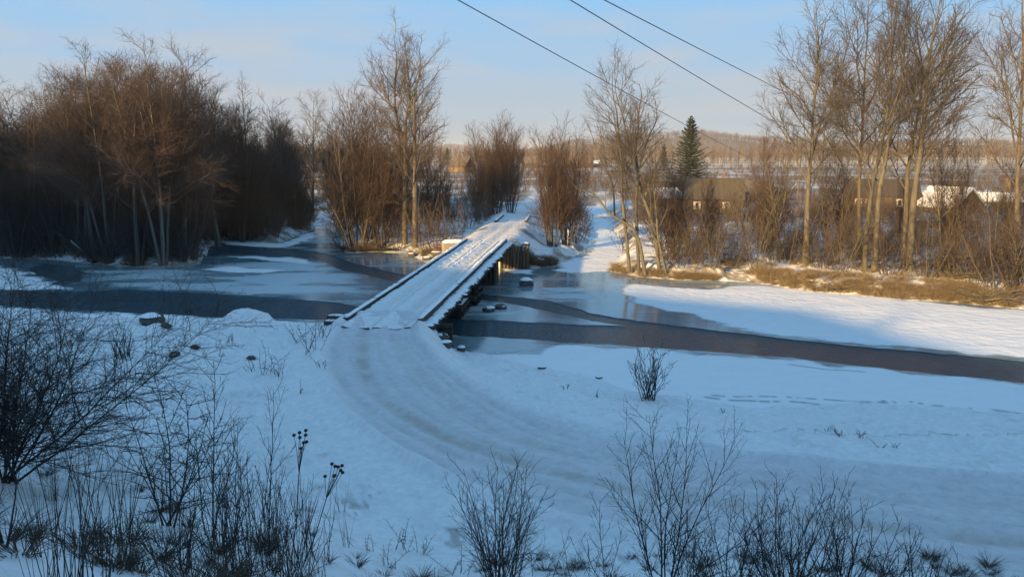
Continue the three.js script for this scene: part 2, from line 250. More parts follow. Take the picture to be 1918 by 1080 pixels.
      cd[o] = 255 * Math.pow(r, 1 / 2.2); cd[o + 1] = 255 * Math.pow(g, 1 / 2.2); cd[o + 2] = 255 * Math.pow(b, 1 / 2.2); rd[o] = rd[o + 1] = rd[o + 2] = 255 * ro; bd[o] = bd[o + 1] = bd[o + 2] = 255 * clamp(.2 + sn * (.15 + .35 * fbm(x * 1.6 + 8, d * 1.6, 3) + .4 * fbm(x * .3, d * .45 + 20, 2) + .12 * (hash2(i, j) - .5)));
    } else { cd[o] = cd[o + 1] = cd[o + 2] = 190; rd[o] = rd[o + 1] = rd[o + 2] = 128; }
    cd[o + 3] = rd[o + 3] = 255;
  }
  const mk = (dta, s) => { const t = new THREE.DataTexture(dta, TW, TH, THREE.RGBAFormat); t.magFilter = THREE.LinearFilter; t.minFilter = THREE.LinearMipmapLinearFilter; t.generateMipmaps = true; if (s) t.colorSpace = THREE.SRGBColorSpace; t.needsUpdate = true; return t; };
  const im = new THREE.MeshStandardMaterial({ map: mk(cd, true), roughnessMap: mk(rd), roughness: 1, metalness: 0, bumpMap: mk(bd), bumpScale: .22 });
  const ice = struct('river_ice', ex, im);
}

// ---------------------------------------------------------------- bare wood: tapered branches grown from stems
class Limbs {
  constructor() { this.p = []; this.n = []; this.c = []; this.i = []; }
  tube(pts, r0, r1, sides, col, cap) {
    const base = this.p.length / 3, N = pts.length; let ax = V(0, 0, 0), u = V(0, 0, 0), w = V(0, 0, 0);
    for (let k = 0; k < N; k++) {
      ax.copy(pts[Math.min(k + 1, N - 1)]).sub(pts[Math.max(k - 1, 0)]).normalize();
      if (k === 0) u.set(Math.abs(ax.y) < .9 ? 0 : 1, Math.abs(ax.y) < .9 ? 1 : 0, 0);
      w.crossVectors(ax, u).normalize(); u.crossVectors(w, ax).normalize();
      const r = mix(r0, r1, Math.pow(k / (N - 1), .85));
      for (let s = 0; s < sides; s++) { const a = s / sides * Math.PI * 2, ca = Math.cos(a), sa = Math.sin(a), nx = u.x * ca + w.x * sa, ny = u.y * ca + w.y * sa, nz = u.z * ca + w.z * sa; this.p.push(pts[k].x + nx * r, pts[k].y + ny * r, pts[k].z + nz * r); this.n.push(nx, ny, nz); const f = sides > 4 ? .62 + .76 * hash2(k * 7 + s, N * 3 + s * 5) : 1; this.c.push(col[0] * f, col[1] * f, col[2] * f); }
    }
    for (let k = 0; k + 1 < N; k++) for (let s = 0; s < sides; s++) { const a = base + k * sides + s, b = base + k * sides + (s + 1) % sides; this.i.push(a, b, a + sides, b, b + sides, a + sides); }
  }
  geo() { const g = new THREE.BufferGeometry(); g.setAttribute('position', new THREE.Float32BufferAttribute(this.p, 3)); g.setAttribute('normal', new THREE.Float32BufferAttribute(this.n, 3)); g.setAttribute('color', new THREE.Float32BufferAttribute(this.c, 3)); g.setIndex(this.i); return g; }
}
const lift = V(0, 0, 0), tmp = V(0, 0, 0);
function wander(start, dir, len, segs, trop, wob, R) { const pts = [start.clone()], d = dir.clone(); for (let k = 0; k < segs; k++) { d.x += (R() - .5) * wob; d.y += (R() - .5) * wob + trop; d.z += (R() - .5) * wob; d.normalize(); pts.push(pts[k].clone().addScaledVector(d, len / segs)); } return pts; }
// grow side branches, level after level; trunk takes levels up to P.split, crown the finer ones
function grow(trunk, crown, pts, r0, r1, level, P, R) {
  const L = P.levels[level], into = level <= P.split ? trunk : crown, c = P.cols[Math.min(level, P.cols.length - 1)], f = .82 + .36 * R();
  into.tube(pts, r0, r1, L.sides, [c[0] * f, c[1] * f, c[2] * f]);
  const K = P.levels[level + 1]; if (!K) return;
  let len = 0; const acc = [0]; for (let k = 1; k < pts.length; k++) acc.push(len += pts[k].distanceTo(pts[k - 1]));
  const n = Math.max(1, Math.round((K.per ? K.per * len : K.n) * (.8 + .4 * R()))); let az = R() * 6.28;
  for (let q = 0; q < n; q++) {
    const t = mix(K.from, 1, (q + R() * .9) / n), at = Math.min(t, .995) * len; let k = 0; while (k < pts.length - 2 && acc[k + 1] < at) k++;
    const f2 = (at - acc[k]) / Math.max(1e-6, acc[k + 1] - acc[k]), p = pts[k].clone().lerp(pts[k + 1], f2), ax = pts[k + 1].clone().sub(pts[k]).normalize();
    az += 2.2 + R() * .9; const side = V(Math.cos(az), 0, Math.sin(az)); side.addScaledVector(ax, -side.dot(ax)); if (side.lengthSq() < 1e-4) continue; side.normalize();
    const ang = K.ang * (.7 + .6 * R()), dir = ax.multiplyScalar(Math.cos(ang)).addScaledVector(side, Math.sin(ang));
    const l = (K.len * (K.rel ? len : 1)) * (1 - K.taper * t) * (.65 + .7 * R()); if (l < .03) continue;
    const rr = Math.min(mix(r0, r1, t) * .7, K.r * (.8 + .4 * R())) ;
    grow(trunk, crown, wander(p, dir, l, K.segs, K.trop, K.wob, R), Math.max(rr, K.rmin ?? .004), Math.max((K.rmin ?? .004) * .6, rr * .3), level + 1, P, R);
  }
}
const BARK = [[.125, .108, .085], [.115, .095, .073], [.10, .077, .060], [.096, .071, .056], [.092, .066, .054]];
const BARKRED = [[.10, .079, .062], [.098, .072, .055], [.104, .065, .050], [.108, .064, .049], [.11, .063, .049]];
const BARKTAN = [[.148, .128, .096], [.135, .114, .084], [.115, .094, .074], [.10, .080, .066], [.096, .074, .062]];
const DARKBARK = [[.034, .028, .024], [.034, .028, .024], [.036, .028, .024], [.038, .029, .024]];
const WOODBARK = [[.115, .10, .082], [.075, .060, .048], [.066, .048, .039], [.064, .044, .036], [.064, .042, .035]], WOODRED = [[.075, .058, .046], [.070, .050, .040], [.070, .043, .034], [.072, .041, .033]];
const tall = (cols, k = 1, tw = 1) => ({ split: 1, cols, levels: [{ sides: 8 },
  { n: 19 * k, from: .28, ang: .72, len: .40, rel: 1, taper: .74, segs: 7, trop: .065, wob: .27, r: .085, rmin: .03, sides: 5 },
  { per: 1.7, from: .18, ang: .7, len: .44, rel: 1, taper: .5, segs: 5, trop: .06, wob: .36, r: .035, rmin: .017, sides: 4 },
  { per: 2.7, from: .12, ang: .65, len: .62, rel: 1, taper: .4, segs: 3, trop: .04, wob: .42, r: .016 * tw, rmin: .012 * tw, sides: 3 },
  { per: 3.0, from: .1, ang: .6, len: 1.0, rel: 0, taper: .3, segs: 2, trop: .02, wob: .45, r: .010 * tw, rmin: .0085 * tw, sides: 3 }] });
const clump = (cols, k = 1, open = .5, tw = 1.25, wob = .25) => ({ split: 0, cols, levels: [{ sides: 6 },
  { per: 1.9 * k, from: .12, ang: open, len: .36, rel: 1, taper: .6, segs: 4, trop: .07, wob, r: .035, rmin: .016, sides: 4 },
  { per: 2.6, from: .1, ang: .55, len: .5, rel: 1, taper: .4, segs: 3, trop: .04, wob: wob + .1, r: .016 * tw, rmin: .011 * tw, sides: 3 },
  { per: 2.7, from: .1, ang: .5, len: .85, rel: 0, taper: .3, segs: 2, trop: .03, wob: wob + .18, r: .009 * tw, rmin: .0065 * tw, sides: 3 }] });
// a free-standing single-stem tree, height h
function makeTree(h, seed, P, forks = 1, lean = 0) {
  const R = rng(seed), T = new Limbs(), C = new Limbs();
  for (let f = 0; f < forks; f++) {
    const a = R() * 6.28, off = f ? .25 * h * .06 : 0, out = (forks > 1 ? .13 + .08 * R() : .04) ;
    const d = V(Math.cos(a) * out + lean, 1, Math.sin(a) * out).normalize();
    grow(T, C, wander(V(Math.cos(a) * off, -.3, Math.sin(a) * off), d, h * (f ? .75 + .2 * R() : 1), 9, .02, .1, R), h * (f ? .0095 : .0125), .02, 0, P, R);
  }
  return [T.geo(), C.geo()];
}
// a shrub or many-stemmed willow, height h, half-width w
function makeClump(h, w, stems, seed, P, r = .05, bend = .06) {
  const R = rng(seed), T = new Limbs(), C = new Limbs();
  for (let f = 0; f < stems; f++) { const a = f * 2.4 + R(), k = Math.sqrt((f + .5) / stems), out = k * w / h * 1.0, b = w * .16 * k; const hh = h * (1 - .42 * k * k) * (.8 + .3 * R());
    grow(T, C, wander(V(Math.cos(a) * b, -.15, Math.sin(a) * b), V(Math.cos(a) * out, 1, Math.sin(a) * out).normalize(), hh * Math.sqrt(1 + out * out * .6), 7, bend, .18, R), r * (.6 + .6 * R()), r * .16, 0, P, R); }
  return [T.geo(), C.geo()];
}
// a tree whose stems follow given bends; points are (photo column, row) at the tree's own distance, turned into metres, with bends in depth of their own
function stemTree(name, label, bx, by, stems, P, seed, mats = [M.plant, M.plant], group) {
  const [x, d] = drop(bx, by), p = onLand(x, d), R = rng(seed), T = new Limbs(), C = new Limbs();
  const W = ([a, b]) => { const r = ray(a, b), t = d / r[2]; return V(r[0] * t - p.x, EYE + r[1] * t - p.y, 0); };
  for (const S of stems) {
    const far = (R() - .5) * .5, bow = (R() - .5) * 1.5; const raw = S.pts.map(W); let L = 0; const pts = raw.map((v, k) => { if (k) L += Math.hypot(v.x - raw[k - 1].x, v.y - raw[k - 1].y); return V(v.x, v.y, (S.z ?? 0) + far * L * (S.branch ? .9 : .12) * .5 + Math.sin(L * .35) * bow * .25); });
    if (!S.branch) pts[0].y -= .35;
    const cur = new THREE.CatmullRomCurve3(pts).getPoints(pts.length * (S.branch ? 3 : 6));
    grow(T, C, cur, S.r, S.r1 ?? .025, 0, S.P ?? P, R);
  }
  const o = thing(name, label, 'tree', p, 0, group);
  part('trunk', T.geo(), mats[0], o); part('crown', C.geo(), mats[1], o); return o;
}
function plantOf(name, label, category, geos, p, turn, sc, group, sy) { const o = thing(name, label, category, p, turn, group); o.scale.set(sc, sy ?? sc, sc); part('trunk', geos[0], M.plant, o); part('crown', geos[1], M.plant, o); return o; }

const BARKGREY = [[.108, .100, .084], [.100, .091, .075], [.094, .079, .064], [.085, .070, .059], [.082, .066, .057]];
// --- the tall trees of the right bank
const tR = (k) => { const P = tall(BARKGREY, k); return P; };
stemTree('poplar_tree', 'tall tan poplar leftmost of the tall trees on the right bank', 1509, 497, [
  { pts: [[1509, 497], [1512, 417], [1514, 370], [1517, 314], [1522, 278], [1523, 222], [1528, 167], [1531, 97], [1525, 19]], r: 0.353 },
  { pts: [[1522, 262], [1536, 236], [1556, 181], [1572, 144], [1594, 83], [1600, 42]], r: 0.150, branch: 1, P: tall(BARKGREY, .9) },
  { pts: [[1521, 240], [1519, 217], [1492, 178], [1464, 158], [1450, 130]], r: 0.102, branch: 1, P: tall(BARKGREY, .8) },
  { pts: [[1526, 190], [1533, 140], [1536, 90], [1545, 40]], r: 0.102, branch: 1, P: tall(BARKGREY, .8) },
  { pts: [[1518, 300], [1490, 270], [1468, 230], [1462, 190]], r: 0.075, branch: 1, P: tall(BARKGREY, .8) },
  { pts: [[1519, 290], [1560, 250], [1590, 245]], r: 0.061, branch: 1, P: tall(BARKGREY, .7) }], tR(1), 11);
stemTree('poplar_tree', 'slim straight poplar forking high into a Y, right of the leftmost tall poplar', 1612, 486, [
  { pts: [[1612, 486], [1611, 400], [1611, 323], [1614, 276], [1616, 235], [1618, 200], [1620, 167], [1623, 125], [1627, 69], [1628, 14], [1629, -50]], r: 0.244 },
  { pts: [[1618, 205], [1636, 181], [1653, 150], [1667, 125], [1672, 60], [1675, -10]], r: 0.102, branch: 1 },
  { pts: [[1619, 175], [1606, 125], [1608, 69], [1604, 14]], r: 0.095, branch: 1 },
  { pts: [[1612, 280], [1600, 262], [1578, 233], [1567, 189]], r: 0.061, branch: 1 },
  { pts: [[1619, 190], [1590, 160], [1572, 120], [1575, 85]], r: 0.061, branch: 1 }], tall(BARKGREY, .8), 12);
stemTree('poplar_tree', 'poplar leaning right whose stem bends, left of the paired thick trunks', 1620, 508, [
  { pts: [[1620, 508], [1624, 433], [1630, 386], [1636, 339], [1649, 285], [1656, 244], [1667, 178], [1672, 111], [1675, 69], [1678, 22], [1690, -60]], r: 0.285 },
  { pts: [[1655, 250], [1680, 225], [1700, 212], [1722, 200]], r: 0.061, branch: 1 },
  { pts: [[1640, 330], [1660, 300], [1700, 285]], r: 0.054, branch: 1 }], tall(BARKGREY, .8), 13);
stemTree('poplar_tree', 'thick poplar with broken stub branches in the middle of the right bank group', 1638, 508, [
  { pts: [[1638, 508], [1644, 420], [1649, 354], [1658, 307], [1665, 266], [1675, 208], [1686, 153], [1697, 83], [1700, 28], [1705, -50]], r: 0.339 },
  { pts: [[1677, 190], [1706, 133], [1733, 111], [1745, 90]], r: 0.102, branch: 1 },
  { pts: [[1672, 225], [1650, 190], [1646, 140], [1640, 90]], r: 0.082, branch: 1 }], tall(BARKGREY, 1), 14);
stemTree('poplar_tree', 'poplar trunk with a dark broken scar, left one of the rightmost thick pair', 1693, 500, [
  { pts: [[1693, 500], [1699, 386], [1702, 323], [1714, 250], [1725, 189], [1730, 130], [1722, 70], [1718, 10]], r: 0.285 }], tall(BARKGREY, .9), 15);
stemTree('poplar_tree', 'widest poplar with limbs fanning far to the right over the bank', 1704, 506, [
  { pts: [[1704, 506], [1712, 386], [1721, 307], [1726, 264], [1733, 194], [1739, 133], [1747, 78], [1758, 22], [1765, -50]], r: 0.373 },
  { pts: [[1736, 200], [1789, 155], [1817, 133], [1838, 120]], r: 0.109, branch: 1 }, { pts: [[1735, 189], [1769, 133], [1811, 83], [1828, 61]], r: 0.116, branch: 1 },
  { pts: [[1731, 214], [1775, 194], [1817, 155], [1832, 140]], r: 0.095, branch: 1 }, { pts: [[1724, 264], [1758, 244], [1789, 217], [1828, 172]], r: 0.088, branch: 1 },
  { pts: [[1740, 130], [1770, 70], [1795, 10]], r: 0.095, branch: 1 }, { pts: [[1737, 160], [1772, 100], [1790, 55], [1793, 20]], r: 0.088, branch: 1 }, { pts: [[1725, 280], [1765, 275], [1785, 235], [1800, 215]], r: 0.061, branch: 1 },
  { pts: [[1725, 250], [1700, 215], [1690, 180]], r: 0.061, branch: 1 }], tall(BARKGREY, 1), 16);
stemTree('poplar_tree', 'reddish tall tree cut by the right edge of the photo', 1908, 520, [
  { pts: [[1908, 520], [1907, 400], [1906, 323], [1910, 230], [1917, 100], [1915, 0], [1920, -60]], r: 0.285 },
  { pts: [[1906, 300], [1897, 222], [1893, 170], [1890, 130], [1884, 100]], r: 0.095, branch: 1 }, { pts: [[1900, 245], [1875, 225], [1850, 217]], r: 0.054, branch: 1 },
  { pts: [[1894, 180], [1872, 160], [1858, 140]], r: 0.048, branch: 1 }, { pts: [[1912, 160], [1890, 80], [1872, 30]], r: 0.082, branch: 1 }], tall(BARK, .9), 17);
stemTree('slender_tree', 'slender round-topped small tree standing between the wide poplar and the right edge', 1850, 395, [
  { pts: [[1850, 395], [1853, 320], [1861, 240], [1872, 192]], r: 0.109 }], tall(BARK, .8), 18);
stemTree('slender_tree', 'thin pale birch-like stem in front of the snowy gabled house', 1756, 508, [
  { pts: [[1756, 508], [1762, 465], [1762, 420], [1757, 330], [1768, 260]], r: 0.136 }], tall(BARKGREY, .6), 19);
stemTree('slender_tree', 'young pale tree forking low, just left of the leftmost tall poplar', 1457, 488, [
  { pts: [[1457, 488], [1457, 411], [1445, 360], [1436, 300]], r: 0.136 }, { pts: [[1457, 420], [1468, 380], [1472, 330], [1480, 290]], r: 0.082, branch: 1 }, { pts: [[1457, 411], [1430, 385], [1415, 350]], r: 0.054, branch: 1 }], tall(BARKGREY, .8), 20);
stemTree('slender_tree', 'pale slim tree in front of the small red shed', 1392, 494, [
  { pts: [[1392, 494], [1392, 413], [1388, 367], [1390, 320]], r: 0.136 }, { pts: [[1391, 420], [1372, 395], [1358, 380]], r: 0.048, branch: 1 }, { pts: [[1393, 460], [1412, 430], [1420, 400]], r: 0.054, branch: 1 }], tall(BARKGREY, .7), 21);
// --- leaning group at the creek mouth
stemTree('willow_tree', 'cluster of leaning grey-tan willow stems on the grassy point right of the bridge', 1212, 512, [
  { pts: [[1181, 503], [1175, 444], [1167, 367], [1165, 291], [1161, 253], [1157, 209], [1150, 177], [1148, 133]], r: 0.204, z: -.8 },
  { pts: [[1208, 508], [1187, 432], [1141, 398], [1110, 362], [1084, 354]], r: 0.212, z: .6, P: tall(BARKGREY, .25) },
  { pts: [[1236, 512], [1224, 428], [1202, 361], [1190, 312], [1172, 245], [1165, 215], [1154, 180], [1150, 132]], r: 0.221, z: .2 },
  { pts: [[1246, 510], [1230, 444], [1227, 401], [1222, 350], [1225, 300]], r: 0.162, z: 1.1, P: tall(BARKGREY, .6) },
  { pts: [[1198, 505], [1193, 398], [1195, 322], [1192, 276], [1196, 253], [1198, 209], [1203, 177], [1199, 155]], r: 0.196, z: -.3 },
  { pts: [[1193, 330], [1215, 255], [1228, 225], [1226, 190]], r: .09, branch: 1 }], tall(BARKGREY, .85), 31);
stemTree('slender_tree', 'small crooked dead-looking tree left of the leaning willow stems', 1152, 408, [
  { pts: [[1152, 408], [1146, 340], [1124, 297], [1113, 266], [1102, 232]], r: .2 }, { pts: [[1135, 315], [1132, 280], [1120, 245]], r: .08, branch: 1 }], tall(BARKGREY, .45), 32);
// --- tall pair left of the bridge
stemTree('poplar_tree', 'tallest tree left of the bridge, three slim stems rising into a rounded crown', 768, 458, [
  { pts: [[757, 458], [757, 370], [757, 273], [742, 223], [738, 173], [742, 107], [736, 66]], r: .38, z: -.6 },
  { pts: [[778, 458], [778, 373], [778, 307], [777, 240], [777, 187], [788, 123], [785, 84]], r: .4, z: .5 },
  { pts: [[758, 285], [760, 223], [767, 173], [757, 90], [759, 66]], r: .2, branch: 1 },
  { pts: [[776, 260], [752, 225], [730, 204], [700, 198]], r: .1, branch: 1, P: tall(BARK, .5) }, { pts: [[778, 250], [800, 215], [825, 175]], r: .1, branch: 1 }, { pts: [[742, 215], [715, 165], [695, 115]], r: .1, branch: 1 },
  { pts: [[778, 280], [805, 250], [832, 235]], r: .08, branch: 1 }], tall(BARK, 1), 41);

// --- shared shapes for the other woods
const tallA = makeTree(25, 101, tall(WOODBARK, 1, 1.2), 2), tallB = makeTree(25, 102, tall(WOODBARK, 1.0, 1.2), 3), tallC = makeTree(25, 103, tall(BARK, 1, 1.2), 1), tallD = makeTree(25, 107, tall([...WOODRED, WOODRED[3]], 1.0, 1.2), 2);
const busyA = makeClump(15, 5.2, 10, 104, clump(WOODRED, .9, .55, 1.4, .3), .12), busyB = makeClump(14, 4.2, 11, 105, clump(WOODRED, .8, .42, 1.4), .10), busyC = makeClump(13, 5.6, 10, 106, clump(WOODBARK, .9, .6, 1.4, .32), .12);
const bushA = makeClump(5, 3.6, 10, 108, clump(WOODRED, .9, .8, 1.1, .5), .035, .02), bushB = makeClump(4.5, 3.0, 10, 109, clump(WOODBARK, .9, .75, 1.1, .5), .035, .02), bushC = makeClump(6, 2.8, 10, 110, clump(BARK, .9, .6, 1.1, .4), .035, .03);
const merged = (g) => mergeGeometries([g[0], g[1]]);

// island with the tall tree: broad willows and thickets
const clumpAt = (geos, px, py, top, label, name = 'willow_tree', baseH = 15, group, widen = 1) => { const [x, d] = drop(px, py), p = onLand(x, d, .1), r = ray(px, top), hgt = EYE + r[1] * d / r[2] - p.y, s = hgt / baseH; return plantOf(name, label, 'tree', geos, p, (px * 1.7) % 6.28, s * widen, group, s); };
clumpAt(busyC, 668, 464, 214, 'broad brown many-stemmed willow leaning over the ice, leftmost on the bridge islet', 'willow_tree', 12.2);
clumpAt(busyA, 715, 462, 222, 'brown willow clump between the leftmost islet willow and the tallest tree', 'willow_tree', 14);
clumpAt(busyC, 640, 430, 300, 'lower brown willow behind the islet shore beside the left creek', 'willow_tree', 12.2);
clumpAt(busyA, 690, 446, 218, 'brown rounded willow crown second from the left on the bridge islet', 'willow_tree', 14, undefined, 1.15);
clumpAt(busyC, 738, 444, 262, 'brown willow behind the tallest tree on its left side', 'willow_tree', 12.2, undefined, 1.1);
clumpAt(busyA, 655, 428, 236, 'grey-brown willow furthest back on the left of the bridge islet', 'willow_tree', 14, undefined, 1.1);
clumpAt(busyA, 812, 432, 278, 'dense low willow clump right behind the tallest tree by the bridge rail', 'willow_tree', 14);
clumpAt(busyB, 930, 400, 256, 'dark willow clump filling the middle of the two-peaked pair', 'willow_tree', 13.2, undefined, 1.1);
clumpAt(busyB, 915, 402, 234, 'upright dark brown willow clump, left of the two-peaked pair beyond the bridge', 'willow_tree', 13.2);
clumpAt(busyB, 958, 398, 240, 'upright dark brown willow clump, right of the two-peaked pair beyond the bridge', 'willow_tree', 13.2);
clumpAt(busyB, 893, 408, 300, 'lower dark willow bush at the left foot of the two-peaked pair', 'willow_tree', 13.2);
clumpAt(busyB, 1036, 462, 250, 'reddish upright willow clump at the right of the far bridge end', 'willow_tree', 13.2, undefined, .9);
clumpAt(busyB, 1062, 458, 262, 'shorter reddish willow clump against the right side of the bridge-end clump', 'willow_tree', 13.2, undefined, .9);
const BUSHL = ['bush at the ice edge left of the islet willows', 'bush under the second islet willow', 'bush at the foot of the tallest tree left of the bridge', 'bush right of the tallest tree trunk', 'bush nearest the left bridge curb on the rocky shore', 'bush behind the one nearest the left bridge curb', 'bush beside the concrete block at the bridge end', 'bush above the concrete block left of the far road', 'tall bush behind the tallest tree by the bridge', 'tall bush behind the islet willows', 'bush at the left foot of the reddish bridge-end clump', 'bush at the right foot of the reddish bridge-end clump', 'low bush beside the snowy creek right of the reddish clump', 'bush left of the road below the two-peaked willows'];
[[640, 462, 385, 0], [700, 468, 380, 1], [745, 466, 370, 0], [790, 462, 350, 1], [818, 470, 362, 0], [835, 462, 372, 1], [860, 440, 372, 0], [880, 425, 360, 1], [795, 440, 330, 0], [735, 440, 330, 1], [1012, 440, 370, 0], [1075, 452, 360, 1], [1090, 448, 385, 0], [905, 412, 360, 1]].forEach(([px, py, top, k], i) => { const g = [bushA, bushB][k], [x, d] = drop(px, py), p = onLand(x, d, .05), r = ray(px, top), s = Math.max(.3, (EYE + r[1] * d / r[2] - p.y) / [4.9, 4.4][k]); plantOf('willow_bush', 'bare brown ' + BUSHL[i], 'bush', g, p, i, s, 'bushes round the far end of the bridge'); });

// --- the dense wood on the left bank
{
  const R = rng(77), geos = [tallA, tallB, tallC, tallD];
  const own = [
    [205, 486, 92, 1, 'tall grey-topped tree, left of the two highest crowns in the left wood'], [305, 496, 80, 1, 'highest tree of the left wood with a wide double crown'], [345, 488, 92, 0, 'tall dark-stemmed tree just right of the highest crown in the left wood'],
    [412, 470, 106, 0, 'narrow tall tree right of the highest crowns in the left wood'], [455, 455, 150, 3, 'reddish rounded tree on the falling right shoulder of the left wood'], [145, 480, 138, 2, 'pale-stemmed tree on the rising left shoulder of the left wood'],
    [545, 420, 186, 0, 'slim tree of the last pair at the right end of the left wood'], [585, 405, 180, 2, 'slim pale tree at the very right end of the left wood'], [55, 478, 182, 1, 'round dark tree near the left edge of the photo'], [10, 470, 178, 2, 'pale tree cut by the left edge of the photo'],
    [180, 490, 150, 2, 'crooked pale-barked tree above the fallen trunk on the left bank'], [258, 498, 120, 3, 'reddish tree between the two highest crowns of the left wood']];
  own.forEach(([px, py, top, k, label], i) => clumpAt(geos[k], px, py, top, label, 'broadleaf_tree', 25.2, undefined, .9 + .2 * R()));
  for (let i = 0; i < 70; i++) { const px = 0 + R() * 590, k = Math.floor(R() * 4), back = R(), py = mix(px < 380 ? 478 : px < 520 ? 445 : 415, 395, back); const env = px < 130 ? mix(205, 175, px / 130) : px < 430 ? 112 + Math.abs(px - 290) * .3 : mix(185, 250, (px - 430) / 160);
    clumpAt(geos[k], px - 20, py, env + R() * R() * 90, 'bare brown tree inside the dense dark wood on the left bank', 'broadleaf_tree', 25.2, 'trees inside the left wood', 1.1 + .35 * R()); }
  for (let i = 0; i < 40; i++) { const px = R() * 590, py = mix(px < 370 ? 484 : px < 520 ? 447 : 425, 415, R() * R()); clumpAt([busyA, busyC, busyB][i % 3], px - 10, py, 270 + R() * 110 + (px > 480 ? 20 : 0), 'bare brown many-stemmed understorey tree in the dense left wood', 'willow_tree', 14, 'understorey of the left wood', 1 + .3 * R()); }
  // the gap above the left creek is closed by trees further back
  [[560, 372, 210, 0, 'slim tree behind the creek, left of the islet willows'], [585, 368, 232, 3, 'reddish tree behind the creek bend'], [612, 366, 222, 1, 'round grey tree behind the creek just left of the islet willows'], [634, 365, 238, 3, 'reddish tree behind the leftmost islet willow'], [655, 362, 250, 0, 'low tree far behind the islet willows']].forEach(([px, py, top, k, l]) => clumpAt(geos[k], px, py, top, l, 'broadleaf_tree', 25.2, undefined, 1.1));
  // brushwood under the trees, too dense to count
  const mats = [], cols = []; for (let i = 0; i < 330; i++) { const px = R() * 610 - 30, py = mix(px < 370 ? 490 : px < 520 ? 449 : 430, 400, Math.pow(R(), 1.6)), [x, d] = drop(px, py); H(x, d); if (info.s < .4) continue; const s = .5 + R() * .75; mats.push(mat4(x, H(x, d) - .1, -d, R() * 6.28, s, s * (.8 + .5 * R()))); }
  stuff('brushwood', merged(bushB), M.plant, mats, 'dark leafless brushwood under the trees of the left wood', 'brushwood');
}
// --- right bank: thicket behind the grassy edge
{
  const R = rng(88);
  const THL = ['right of the leaning willow stems', 'below the left end of the brown house', 'below the right window of the brown house', 'left of the pale slim tree', 'right of the pale slim tree', 'left of the leftmost tall poplar', 'right of the leftmost tall poplar', 'left of the slim Y-forked poplar', 'between the thick middle poplar and the scarred one', 'right of the widest poplar', 'right of the thin pale stem on the bank', 'above the fallen branches on the right bank', 'left of the right-edge branch pile', 'above the right-edge branch pile', 'cut by the right photo edge', 'directly behind the leaning willow stems', 'beside the snowy creek left of the leaning stems', 'behind the slim Y-forked poplar', 'behind the fallen branches below the snowy-gabled house', 'behind the branch pile left of the right-edge tree'];
  const own = [[1275, 500, 372, 0], [1305, 492, 380, 1], [1335, 500, 385, 2], [1360, 488, 372, 0], [1415, 500, 365, 2], [1480, 492, 360, 1], [1545, 500, 368, 0], [1580, 508, 372, 2], [1665, 515, 375, 0], [1735, 520, 385, 1], [1790, 522, 392, 2], [1830, 530, 392, 0], [1870, 540, 375, 1], [1905, 545, 365, 0], [1935, 550, 370, 2], [1250, 480, 352, 1], [1168, 470, 400, 0], [1600, 480, 352, 2], [1820, 500, 360, 0], [1880, 505, 350, 2]];
  own.forEach(([px, py, top, k], i) => { const g = [bushA, bushB, bushC][k], [x, d] = drop(px, py), p = onLand(x, d, .05), r = ray(px, top), s = (EYE + r[1] * d / r[2] - p.y) / [4.9, 4.4, 5.7][k]; plantOf('thicket_bush', 'bare olive-brown bush ' + THL[i], 'bush', g, p, i * 1.3, s, 'bushes along the right bank'); });
  const rows = [[bushA, 'reddish'], [bushB, 'brown'], [bushC, 'olive']];
  rows.forEach(([g, c], k) => { const mats = []; for (let i = 0; i < 170; i++) { const px = 1250 + R() * 760, py = mix(505 + Math.max(0, px - 1600) * .1, 392, Math.pow(R(), .8)), [x, d] = drop(px, py); H(x, d); if (info.s < 1.5) continue; const s = (.28 + .52 * R()) * (d > 140 ? .6 : .9); mats.push(mat4(x, H(x, d) - .08, -d, R() * 6.28, s, s * (.8 + .5 * R()))); } stuff('thicket', merged(g), M.plant, mats, c + ' leafless thicket between the right bank and the village', 'thicket'); });
  [[1262, 480, 335, 0, 'low brown round-crowned tree left of the spruce'], [1240, 470, 275, 1, 'reddish bushy tree right behind the leaning willow stems'], [1560, 470, 262, 1, 'dark twiggy tree between the first two tall poplars'], [1440, 470, 290, 0, 'olive willow left of the leftmost tall poplar'], [1215, 420, 300, 1, 'low reddish willow behind the leaning stems beside the creek'], [1325, 462, 352, 0, 'low brown willow in front of the brown house'], [1425, 450, 345, 1, 'low olive willow right of the tiny red shed'], [1690, 455, 350, 0, 'low brown willow in front of the dark house'], [1790, 455, 352, 1, 'low brown willow in front of the snowy-gabled house'], [1780, 480, 285, 0, 'brown willow right of the widest poplar'], [1880, 480, 290, 1, 'brown willow beside the tree at the right photo edge']].forEach(([px, py, top, k, l]) => clumpAt([busyA, busyC][k], px, py, top, l, 'willow_tree', 13.5, undefined, .8));
}
